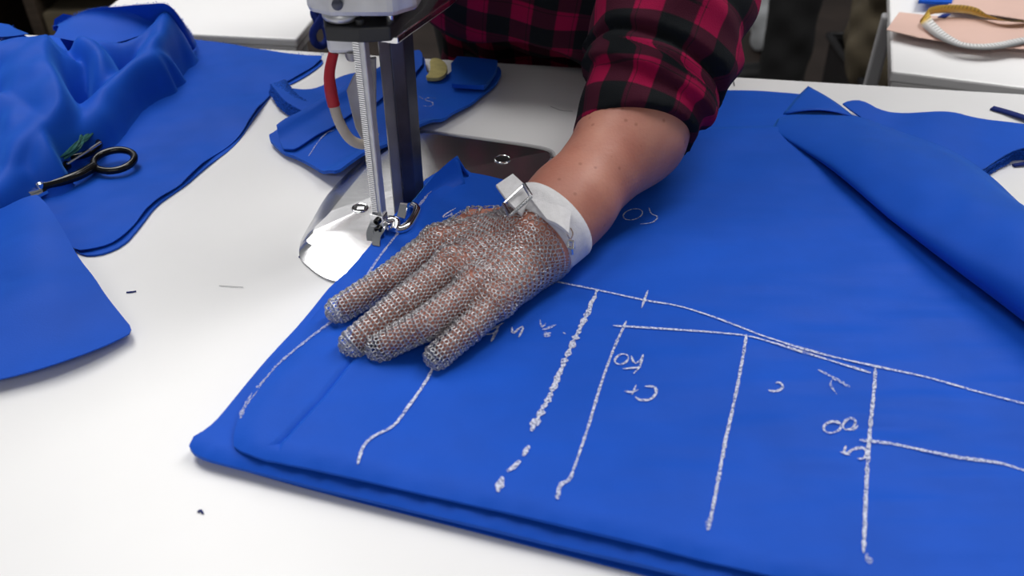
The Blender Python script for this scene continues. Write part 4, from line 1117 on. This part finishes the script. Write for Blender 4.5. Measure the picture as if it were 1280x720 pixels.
stp = link('strap', mesh('strap', v, f), M['strap'], glove); gp_(stp); stp['label'] = 'white woven wrist strap'
def ribbon(name, A, B, m, th_, parent_fn, parent):
    mb = MB(); A = catmull(A, 6); B = catmull(B, 6); t = nrm(np.cross(A[-1]-A[0], B[0]-A[0])); t = t if t[2] > 0 else -t
    mb.strip(A, B, t*th_); return parent_fn(mb.build(name, M[m], parent, angle=60))
ribbon('strap_tail', [at(652, 268, .070), at(634, 250, .073), at(620, 231, .075)], [at(666, 241, .074), at(654, 229, .077), at(641, 217, .078)], 'strap', .0022, gp_, glove)
ribbon('strap_end', [at(662, 246, .0745), at(686, 254, .076), at(703, 258, .075), at(714, 264, .072)], [at(684, 274, .0735), at(694, 278, .073), at(703, 284, .071), at(711, 291, .068)], 'strap', .002, gp_, glove)
bk = MB(); b0, b1, b2, b3 = at(638, 266, .073), at(664, 244, .078), at(660, 234, .0785), at(634, 256, .0745)
b4, b5 = at(638, 270, .072), at(666, 247, .0775)
bk.tube(resample(np.array([at(637, 270, .0725), at(664, 246, .0785)]), 6), .0013, 8); bk.tube(resample(np.array([at(664, 246, .0785), at(655, 231, .0795)]), 5), .0016, 8)
bk.tube(resample(np.array([at(655, 231, .0795), at(629, 255, .074)]), 6), .0008, 8); bk.tube(resample(np.array([at(629, 255, .074), at(637, 270, .0725)]), 5), .0013, 8)
bo = bk.build('buckle', M['chrome'], glove); gp_(bo)
# fine bracelet with a little square charm
br = MB()
BPA = [at(706, 286, .066), at(709, 293, .064), at(713, 298, .061)]
br.tube(catmull([at(713, 285, .066), at(716, 292, .063), at(713, 299, .060), at(709, 293, .064), at(706, 286, .067)], 6), .0004, 6)
brc = br.build('bracelet', M['gold'], person); pp(brc)
bpy.context.view_layer.update()
cm = MB(); k = [at(710, 301, .059), at(717, 302, .058), at(717, 311, .054), at(710, 309, .055)]
for a, b in zip(k, k[1:]+k[:1]): cm.tube(resample(np.array([a, b]), 4), .0009, 6)
cm.tube(resample(np.array([at(714, 311, .054), at(715, 318, .05)]), 4), .0012, 6)
co_ = cm.build('charm', M['chrome'], brc); co_.matrix_parent_inverse = (person.matrix_world @ brc.matrix_parent_inverse).inverted()

# shirt
SA = nrm(ELB-CU); cut_n = nrm(nrm(CU-at(792, 166, CU[2]-.0))*0+SA)
CUF0 = aty(792, 167, .594)
cn = nrm(V(SA[0], SA[1], SA[2]))
nzs = Noise(.055, 10, 91); nzt = Noise(.11, 10, 93); nzf = Noise(.09, 8, 95, stretch=(.5, .5, 1.6))
fr1 = nrm(np.cross(cn, V(0, 0, 1))); fr2 = np.cross(fr1, cn)
def sleeve(P):
    d = np.minimum(cap(P, CU-cn*.04, ELB, .0425, .052), 9)
    d = smin(d, cap(P, ELB, SHO, .052, .064), .03)
    rel = P-CU; ang = np.arctan2(rel@fr2, rel@fr1); t = rel@cn
    tt = t-.0085*np.cos(ang+2.6)
    d = d-.0030*np.exp(-((tt-.008)/.012)**2)-.0080*smooth01((tt-.030)/.003)*(1-smooth01((tt-.050)/.010))-.0110*smooth01((tt-.054-.006*np.sin(ang*1.0+.5))/.004)*(1-smooth01((tt-.088-.01*np.sin(ang))/.022))
    m = np.abs(d) < .025
    Pm, tm = P[m], t[m]
    d[m] += .0012*nzs(Pm)*smooth01((tm+.01)/.03)+.0028*nzt(Pm)*smooth01((tm-.06)/.05)
    return d
def sleeve_cut(P):
    rel = P-CU; ang = np.arctan2(rel@fr2, rel@fr1); return -(rel@cn+.004-.012*np.cos(ang))
def arm_in(P): return np.minimum(cap(P, WR+AX*.02, CU, .0285, .0385), cap(P, CU, ELB, .0385, .046))
def torso(P):
    d = smin(cap(P, PEL-V(0, 0, .16), BEL, .128, .132, (1.42, 1, 1)), cap(P, BEL, CHE, .135, .142, (1.36, 1, 1)), .04)
    d = smin(d, cap(P, CHE, NEK-V(0, -.04, .05), .13, .07, (1.28, 1, 1)), .05)
    d = smin(d, cap(P, V(.00, .975, .135), V(.10, .98, .20), .11, .115), .04); d = smin(d, cap(P, V(-.02, .898, .124), V(.13, .850, .104), .096, .098), .04)
    d = smin(d, cap(P, CHE+V(0, 0, .06), SHR, .07, .064), .04); d = smin(d, cap(P, SHR, ELR, .062, .052), .03); d = smin(d, cap(P, ELR, ELR+(WRR-ELR)*.6, .05, .042), .03)
    d = smin(d, cap(P, CHE+V(0, 0, .06), SHO, .07, .066), .04)
    m = np.abs(d) < .03; d[m] += .004*nzt(P[m])+.0022*nzf(P[m])
    return d
sx_, sy_, sz_ = axis([(-.32, .010), (-.16, .006), (.03, .0026), (.225, .007), (.38, 0)]), axis([(.53, .0026), (.75, .006), (1.30, 0)]), axis([(-.24, .008), (.02, .0026), (.20, .008), (.58, 0)])
GX = np.stack(np.meshgrid(sx_, sy_, sz_, indexing='ij'), -1)
ds = np.maximum(sleeve(GX), sleeve_cut(GX)); dt = torso(GX)
dt = np.maximum(dt, -.20-GX[..., 2])
lim = e0+TN*0; tb_d = (GX[..., :2]-e0[:2])@TN[:2]
dt = np.maximum(dt, np.where(GX[..., 2] < .012, .012-tb_d, -1) if False else dt)
fs = smin(ds, dt, .012)
# keep clear of the tabletop
nn = TN if (V(0, 5, 0)-e0)@TN > 0 else -TN
dtb = (GX[..., :2]-e0[:2])@nn[:2]
fs = np.maximum(fs, np.minimum(.006-dtb, .004-GX[..., 2]))
v, q = surfnets(sx_, sy_, sz_, fs)
shirt = link('shirt', mesh_np('shirt', v, q), M['plaid'], person); pp(shirt); soften(shirt, 2, .4)
isS = (sleeve(v) < torso(v)+.004)
rel = v-CU; ang = np.arctan2(rel@fr2, rel@fr1)
t1 = rel@cn
far = rel-(ELB-CU); UA = nrm(SHO-ELB); t2 = np.linalg.norm(ELB-CU)+far@UA
wgt = smooth01((far@nrm(cn+UA))/.06+.5); tlen = t1*(1-wgt)+t2*wgt
roll = (t1 < .088-.01*np.sin(ang)); roll2 = (t1-.0085*np.cos(ang+2.6) < .042)
uvS = np.c_[ang*.052+.006, tlen+.013*smooth01((.045-(t1-.0085*np.cos(ang+2.6)))/.005+.5)+.015*smooth01((.088-.01*np.sin(ang)-t1)/.006+.5), 0*ang]
uvS[:, 0] += .010*smooth01((.045-(t1-.0085*np.cos(ang+2.6)))/.005+.5)
uvT = np.c_[v[:, 0]*1.0+.004*np.sin(v[:, 2]*30), v[:, 2]*.9-v[:, 1]*.3, 0*ang]
pa_ = shirt.data.attributes.new('plaid', 'FLOAT_VECTOR', 'POINT')
pa_.data.foreach_set('vector', np.where(isS[:, None], uvS, uvT).astype(np.float32).ravel())
# trousers, shoes and hair
tr_p = []
for s in (-1, 1):
    hip = PEL+V(s*.085, 0, -.06); kn = V(.085+s*.10, 1.10, -.33); an = V(.085+s*.11, 1.17, -.70)
    tr_p += [pr(hip+V(0, 0, .05), kn, .098, .072, .03), pr(kn, an, .070, .056, .02)]
ax_ = [axis([(-.16, .014), (.36, 0)]), axis([(.90, .014), (1.32, 0)]), axis([(-.78, .014), (.16, 0)])]
tr_p.append(pr(PEL-V(0, 0, .10), PEL-V(0, 0, .02), .122, .124, .03, (1.45, 1, 1)))
ft_ = grid_sdf(*ax_, tr_p); v, q = surfnets(*ax_, ft_); o = link('trousers', mesh_np('trousers', v, q), M['trouser'], person); pp(o)
for s in (-1, 1):
    an = V(.085+s*.11, 1.17, -.70); c = [an+V(0, .02, -.035), an+V(s*.02, -.16, -.050)]
    ax_ = [np.arange(a-.07, b+.07, .008) for a, b in zip(np.minimum(*c), np.maximum(*c))]
    fq = grid_sdf(*ax_, [pr(c[0], c[1], .045, .036, .02), pr(c[0]+V(0, .02, 0), c[0]+V(0, .02, .03), .042, .042, .02)]); G_ = np.meshgrid(*ax_, indexing='ij')[2]
    fq = np.maximum(fq, FLOOR+.001-G_); v, q = surfnets(*ax_, fq); o = link('shoe', mesh_np('shoe', v, q), M['black'], person); pp(o)
f_ = nrm(V(-.1, -.75, -.62)); u_ = nrm(V(0, -.6, .8)-f_*(V(0, -.6, .8)@f_)); h_ = HEAD+u_*.05
c = h_-f_*.02+u_*.035; ax_ = [np.arange(q_-.13, q_+.13, .007) for q_ in c]
G_ = np.stack(np.meshgrid(*ax_, indexing='ij'), -1); fh = cap(G_, c-f_*.012, c+f_*.015, .092, .086); fh = np.maximum(fh, (G_-(h_+f_*.05+u_*.055))@nrm(f_*.72-u_*.69)); fh = np.maximum(fh, -cap(G_, h_-f_*.02+u_*.03, h_+f_*.015+u_*.03, .079, .075))
v, q = surfnets(*ax_, fh); o = link('hair', mesh_np('hair', v, q), M['hair'], person); pp(o)

# ================================================================== BACKGROUND
ZT = -.01
def flat_sheet(name, pts, z, th, m, label, cat, group=None):
    o = MB().prism([at(a, b, z)[:2] for a, b in pts], z-th, z).build(name, M[m], smooth=False); return tag(o, label, cat, group)
flat_sheet('pattern_paper', [(1108, 37), (1124, 15), (1160, 19), (1300, 30), (1300, 62), (1222, 58), (1150, 47)], ZT+.0012, .0006, 'paper', 'pink paper pattern lying under the yellow tape measure', 'paper')
flat_sheet('pattern_paper', [(1188, 0), (1184, 10), (1290, 26), (1400, 40), (1400, -40), (1200, -40)], ZT+.0022, .0006, 'paper', 'second pink paper pattern lying behind the yellow tape measure', 'paper')
flat_sheet('cloth_scrap', [(1148, 1), (1152, -14), (1195, -14), (1190, 3)], ZT+.004, .0035, 'blue', 'blue scrap at the far edge of the table with papers', 'cloth scrap')
flat_sheet('cloth_scrap', [(1172, 21), (1182, 22), (1189, 17), (1180, 17)], ZT+.0022, .0008, 'blue_dark', 'tiny blue scrap inside the loop of the tape measure', 'cloth scrap')
def tape():
    path = [(1420, 24, 0), (1340, 26, 0), (1290, 26, .0), (1255, 25.5, .002), (1230, 22, .0), (1210, 17, .002), (1190, 15.5, .003), (1168, 17, .004), (1153, 22, .004), (1150, 28, .003),
            (1156, 36, .001), (1172, 48, 0), (1196, 58, 0), (1225, 62, 0), (1255, 60, 0), (1290, 53, 0), (1360, 44, 0)]
    P = catmull([at(a, b, ZT+.0035+c) for a, b, c in path], 12); m = len(P)
    T = np.gradient(P, axis=0); N = np.c_[-T[:, 1], T[:, 0], 0*T[:, 0]]; N /= np.linalg.norm(N, axis=1)[:, None]
    t = np.linspace(0, len(path)-1, m)
    up = np.interp(t, [0, 3, 4.5, 8, 10, 12, 16], [.25, .35, .85, .95, .5, .12, .08])[:, None]
    W = nrm(V(0, 0, 1))*up+N*np.sqrt(np.clip(1-up**2, 0, 1))
    w = .013
    A = P; Bq = P+W*w
    mb = MB(); mb.strip(A, Bq, V(0, .0005, 0)); me = mesh('tape_measure', mb.v, mb.f)
    L = np.r_[0, np.cumsum(np.linalg.norm(np.diff(P, axis=0), axis=1))]
    at_ = me.attributes.new('along', 'FLOAT_VECTOR', 'POINT'); white = smooth01((t-9.0)/.8)
    rows = [np.c_[L, np.full(m, k), white] for k in (0, 1, 0, 1)]
    at_.data.foreach_set('vector', np.vstack(rows).astype(np.float32).ravel())
    return link('tape_measure', me, M['tape'])
tag(tape(), 'yellow and white tape measure looped over the pink papers', 'tape measure')

def blob(name, m, prims, h, lab=None, cat=None, noise=None, k=.03, parent=None):
    allp = np.vstack([np.array(p[0]) for p in prims]+[np.array(p[1]) for p in prims]); r = max(max(p[2], p[3]) for p in prims)+.03
    lo_, hi_ = allp.min(0)-r, allp.max(0)+r
    ax = [np.arange(a, b+h, h) for a, b in zip(lo_, hi_)]
    f = grid_sdf(*ax, [(lambda P, q=q: cap(P, *q), np.minimum(q[0], q[1])-max(q[2], q[3]), np.maximum(q[0], q[1])+max(q[2], q[3]), k) for q in prims])
    if noise is not None:
        X, Y, Z = np.meshgrid(*ax, indexing='ij'); f = f+noise(np.stack([X, Y, Z], -1))
    v, q = surfnets(*ax, f); o = link(name, mesh_np(name, v, q), M[m], parent)
    if lab: tag(o, lab, cat)
    return o
# second worker standing behind, seen from the knees to the hips only
bk_p = thing('person', 'person in black trousers standing behind the table, only the legs in view', 'person', loc=(.80, 2.40, FLOOR))
def bp2(o): return part_local(o, bk_p)
hx_, hy_ = .80, 2.40
Bp = []
for s, dx in ((-1, -.045), (1, .05)):
    hip = V(hx_+dx, hy_+s*.07, .08); kn = V(hx_+dx*.6-.02, hy_+s*.08, -.34); an = V(hx_+dx*.5-.02, hy_+s*.09, -.70)
    Bp += [pr(hip, kn, .082, .055, .03), pr(kn, an, .052, .036, .02), pr(an-V(-.03, 0, .04), an+V(-.15, 0, -.055), .034, .026, .02)]
tor = [pr(V(hx_, hy_, .12), V(hx_-.01, hy_, .50), .11, .125, .04, (1, 1.4, 1)), pr(V(hx_-.01, hy_, .55), V(hx_-.03, hy_, .74), .055, .052, .03), pr(V(hx_-.03, hy_, .80), V(hx_-.05, hy_, .78), .095, .088, .03), pr(V(hx_-.05, hy_, .74), V(hx_-.085, hy_, .71), .06, .042, .03),
       pr(V(hx_-.137, hy_, .79), V(hx_-.15, hy_, .765), .010, .013, .01)]
arms = []
for s in (-1, 1):
    sh = V(hx_, hy_+s*.20, .50); el = V(hx_+.02, hy_+s*.25, .22); wr = V(hx_-.12, hy_+s*.20, .04)
    arms += [pr(V(hx_, hy_, .5), sh, .06, .055, .04), pr(sh, el, .05, .042, .02), pr(el, wr, .040, .027, .02), pr(wr, wr+V(-.06, 0, -.03), .024, .02, .02)]
    for k in range(4): b_ = wr+V(-.07, (k-1.5)*.019, -.035); arms.append(pr(b_, b_+V(-.05, 0, -.045), .0095, .008, .006))
    arms.append(pr(wr+V(-.03, -s*.02, -.01), wr+V(-.075, -s*.045, -.03), .011, .009, .006))
ax_ = [axis([(.50, .012), (1.02, 0)]), axis([(2.06, .012), (2.74, 0)]), axis([(-.79, .012), (.94, 0)])]
fb = grid_sdf(*ax_, Bp+tor+arms); v, q = surfnets(*ax_, fb); o = link('body', mesh_np('body', v, q), M['skin'], bk_p); bp2(o); soften(o, 2)
Tp = []
for s, dx in ((-1, -.045), (1, .05)):
    hip = V(hx_+dx, hy_+s*.07, .10); kn = V(hx_+dx*.6-.02, hy_+s*.08, -.34); an = V(hx_+dx*.5-.02, hy_+s*.09, -.70)
    Tp += [pr(hip, kn, .098, .074, .03), pr(kn, an, .072, .062, .02)]
fb = grid_sdf(*ax_, Tp); G_ = np.stack(np.meshgrid(*ax_, indexing='ij'), -1); fb = fb+.003*Noise(.12, 8, 201)(G_); v, q = surfnets(*ax_, fb); o = link('trousers', mesh_np('trousers', v, q), M['trouser'], bk_p); bp2(o)
for s, dx in ((-1, -.045), (1, .05)):
    an = V(hx_+dx*.5-.02, hy_+s*.09, -.70); c = [an+V(.02, 0, -.035), an+V(-.16, 0, -.050)]
    sx3 = [np.arange(a-.07, b_+.07, .009) for a, b_ in zip(np.minimum(*c), np.maximum(*c))]
    fq = grid_sdf(*sx3, [pr(c[0], c[1], .045, .036, .02), pr(c[0], c[0]+V(0, 0, .03), .044, .044, .02)]); g3 = np.meshgrid(*sx3, indexing='ij')[2]
    fq = np.maximum(fq, FLOOR+.001-g3); v, q = surfnets(*sx3, fq); o = link('shoe', mesh_np('shoe', v, q), M['black'], bk_p); bp2(o)
fb = grid_sdf(*ax_, [pr(V(hx_, hy_, .04), V(hx_-.01, hy_, .50), .128, .142, .04, (1, 1.4, 1))]+[pr(V(hx_, hy_, .5), V(hx_, hy_+s*.20, .50), .075, .066, .04) for s in (-1, 1)]+[pr(V(hx_, hy_+s*.20, .50), V(hx_+.02, hy_+s*.25, .26), .062, .055, .02) for s in (-1, 1)])
v, q = surfnets(*ax_, fb); o = link('shirt', mesh_np('shirt', v, q), M['blue_dark'], bk_p); bp2(o)
fb = np.maximum(cap(G_, V(hx_-.02, hy_, .81), V(hx_-.045, hy_, .80), .102, .094), (G_-V(hx_-.06, hy_, .80))@nrm(V(-.8, 0, -.55)))
v, q = surfnets(*ax_, fb); o = link('hair', mesh_np('hair', v, q), M['hair'], bk_p); bp2(o)

# olive sack in a black bin, with blue cloth on top
bn = thing('storage_bin', 'black bin holding the olive canvas sack, beyond the cutting table', 'bin', loc=(.83, 1.72, FLOOR))
kb = MB()
c0 = V(.83, 1.72, 0)
for z0, z1, a0_, a1_ in ((FLOOR, -.36, .125, .135),):
    o_ = [V(sx2*a0_, sy2*a0_, z0)+c0 for sx2, sy2 in ((-1, -1), (1, -1), (1, 1), (-1, 1))]; t_ = [V(sx2*a1_, sy2*a1_, z1)+c0 for sx2, sy2 in ((-1, -1), (1, -1), (1, 1), (-1, 1))]
    i_o = [V(p[0]*1, p[1], p[2]+.01)+(c0-p)*V(.06, .06, 0) for p in o_]; i_t = [p+(c0-p)*V(.06, .06, 0) for p in t_]
    kb.add(o_+t_+i_o+i_t, [(3, 2, 1, 0)]+[(i, (i+1) % 4, 4+(i+1) % 4, 4+i) for i in range(4)]+[(4+i, 4+(i+1) % 4, 12+(i+1) % 4, 12+i) for i in range(4)]+[(12+i, 12+(i+1) % 4, 8+(i+1) % 4, 8+i) for i in range(4)]+[(8, 9, 10, 11)])
o = kb.build('tub', M['black'], bn, smooth=False); part_local(o, bn); bevel(o, .006)
o = MB().ring_tube([c0+V(.18*(1 if abs(math.cos(t)) > .7 else math.cos(t)/.7)*np.sign(1), 0, 0)*0+V(.137*np.clip(math.cos(t)*1.42, -1, 1), .137*np.clip(math.sin(t)*1.42, -1, 1), -.36) for t in np.linspace(0, 2*PI, 48, endpoint=False)], .008, 8).build('rim', M['black'], bn); part_local(o, bn)
blob('sack', 'khaki', [(V(.83, 1.72, -.50), V(.83, 1.72, -.36), .10, .105), (V(.82, 1.70, -.31), V(.83, 1.71, -.17), .15, .14), (V(.83, 1.71, -.19), V(.86, 1.74, -.12), .13, .09)], .009, 'olive canvas sack standing in the black bin', 'sack', lambda P: .006*Noise(.09, 10, 301)(P)+.004*Noise(.2, 8, 302, stretch=(2, 2, .4))(P))
blob('cloth_bundle', 'blue_dark', [(V(.80, 1.57, -.125), V(.91, 1.61, -.06), .032, .045), (V(.80, 1.60, -.10), V(.89, 1.72, -.01), .035, .04)], .007, 'dark blue cloth bundle on top of the olive sack', 'cloth', lambda P: .006*Noise(.06, 10, 303)(P))
blob('plastic_bag', 'white_cloth', [(V(.85, 2.78, FLOOR+.065), V(.84, 2.78, FLOOR+.10), .075, .06), (V(.84, 2.78, FLOOR+.10), V(.83, 2.78, FLOOR+.19), .05, .022)], .006, 'white plastic bag on the floor behind the black trousers', 'bag', lambda P: .006*Noise(.07, 10, 304)(P))
# dark shelving far behind on the left
sh = thing('shelving_unit', 'dark brown shelving far behind the crumpled blue cloth', 'shelf', loc=(-1.35, 2.5, FLOOR))
def s_(nm, c, sz, m='wood'):
    o = MB().box(c, sz).build(nm, M[m], sh, smooth=False); part_local(o, sh); bevel(o, .004); return o
for x in (-1.9, -1.28, -.82): s_('upright', (x, 2.5, FLOOR+.55), (.03, .4, 1.1))
for z in (.06, .40, .75, 1.08): s_('shelf', (-1.36, 2.5, FLOOR+z), (1.08, .4, .025))
s_('back_panel', (-1.36, 2.69, FLOOR+.55), (1.1, .012, 1.1), 'black')
def box_thing(x, y, z, w, d_, h, lab, m):
    t = thing('cardboard_box', lab, 'box', loc=(x, y, z))
    o = MB().box((x, y, z+h/2), (w, d_, h)).build('carton', M[m], t, smooth=False); part_local(o, t); bevel(o, .004)
    for s in (-1, 1):
        o = MB().box((x, y+s*d_*.252, z+h+.0018), (w*.99, d_*.49, .0028)).build('flap', M[m], t, smooth=False); part_local(o, t)
box_thing(-1.09, 2.44, FLOOR+.0735, .34, .26, .22, 'olive brown box on the bottom shelf behind the heap of cloth', 'khaki')
box_thing(-1.58, 2.44, FLOOR+.0735, .30, .26, .26, 'dark box at the left end of the bottom shelf', 'wood')
# blue cable loops hanging at the corner of the side table
q = at(392, 30, -.01)
lp = MB()
lp.tube(catmull([V(-.10, .652, .315), V(-.13, .72, .33), V(-.19, .83, .29), aty(407, -5, .92), aty(404, 18, .93), aty(397, 30, .93), aty(391, 42, .93), aty(394, 54, .935), aty(403, 57, .94), aty(409, 48, .945), aty(406, 34, .95), aty(398, 28, .955), aty(392, 16, .96), aty(396, 4, .965), V(-.235, .98, .34), V(-.23, 1.0, .7), V(-.22, 1.0, 2.2)], 8), .0042, 10)
tag(lp.build('power_cable', M['blue_dark']), 'dark blue cable looped in the air beside the corner of the white side table behind', 'cable')

# ================================================================== LIGHT
W = bpy.data.worlds.new('world'); SC.world = W; W.use_nodes = True
W.node_tree.nodes['Background'].inputs[0].default_value = (.93, .96, 1, 1); W.node_tree.nodes['Background'].inputs[1].default_value = .17
def area(name, loc_, size, power, target=None, col=(1, .985, .96)):
    l = bpy.data.lights.new(name, 'AREA'); l.shape = 'RECTANGLE'; l.size, l.size_y = size; l.energy = power; l.color = col
    o = bpy.data.objects.new(name, l); COL.objects.link(o); o.location = loc_
    if target is not None: o.rotation_euler = (Vector(target)-Vector(loc_)).to_track_quat('-Z', 'Y').to_euler()
    return o
area('tube_or_added_light', (-.75, 1.35, 1.9), (.6, 1.6), 28, (-.2, .6, 0))
area('tube_or_added_light', (1.0, 1.3, 1.9), (.5, 1.7), 29, (.3, .6, 0))
area('tube_or_added_light', (-.3, -1.6, 1.7), (1.6, .3), 8.5, (0, .6, 0))  # added front fill from behind the camera, not a room fixture
area('tube_or_added_light', (-.9, 3.5, 2.15), (2.0, 1.2), 8, (-.3, 1.2, 0))  # added bright panel, placed to reflect white in the steel base plate
# ================================================================== CAMERA
cam = bpy.data.cameras.new('camera'); cam.sensor_width = 36; cam.lens = FPX*36/1280; cam.clip_start = .02
co = bpy.data.objects.new('camera', cam); COL.objects.link(co); co.location = (0, 0, CAMH); co.rotation_euler = (TILT, 0, 0)
cam.dof.use_dof = True; cam.dof.focus_distance = .68; cam.dof.aperture_fstop = 7.5
SC.camera = co
SC.view_settings.view_transform = 'Standard'; SC.view_settings.look = 'None'; SC.view_settings.exposure = 0; SC.view_settings.gamma = 1
SC.view_settings.use_curve_mapping = False
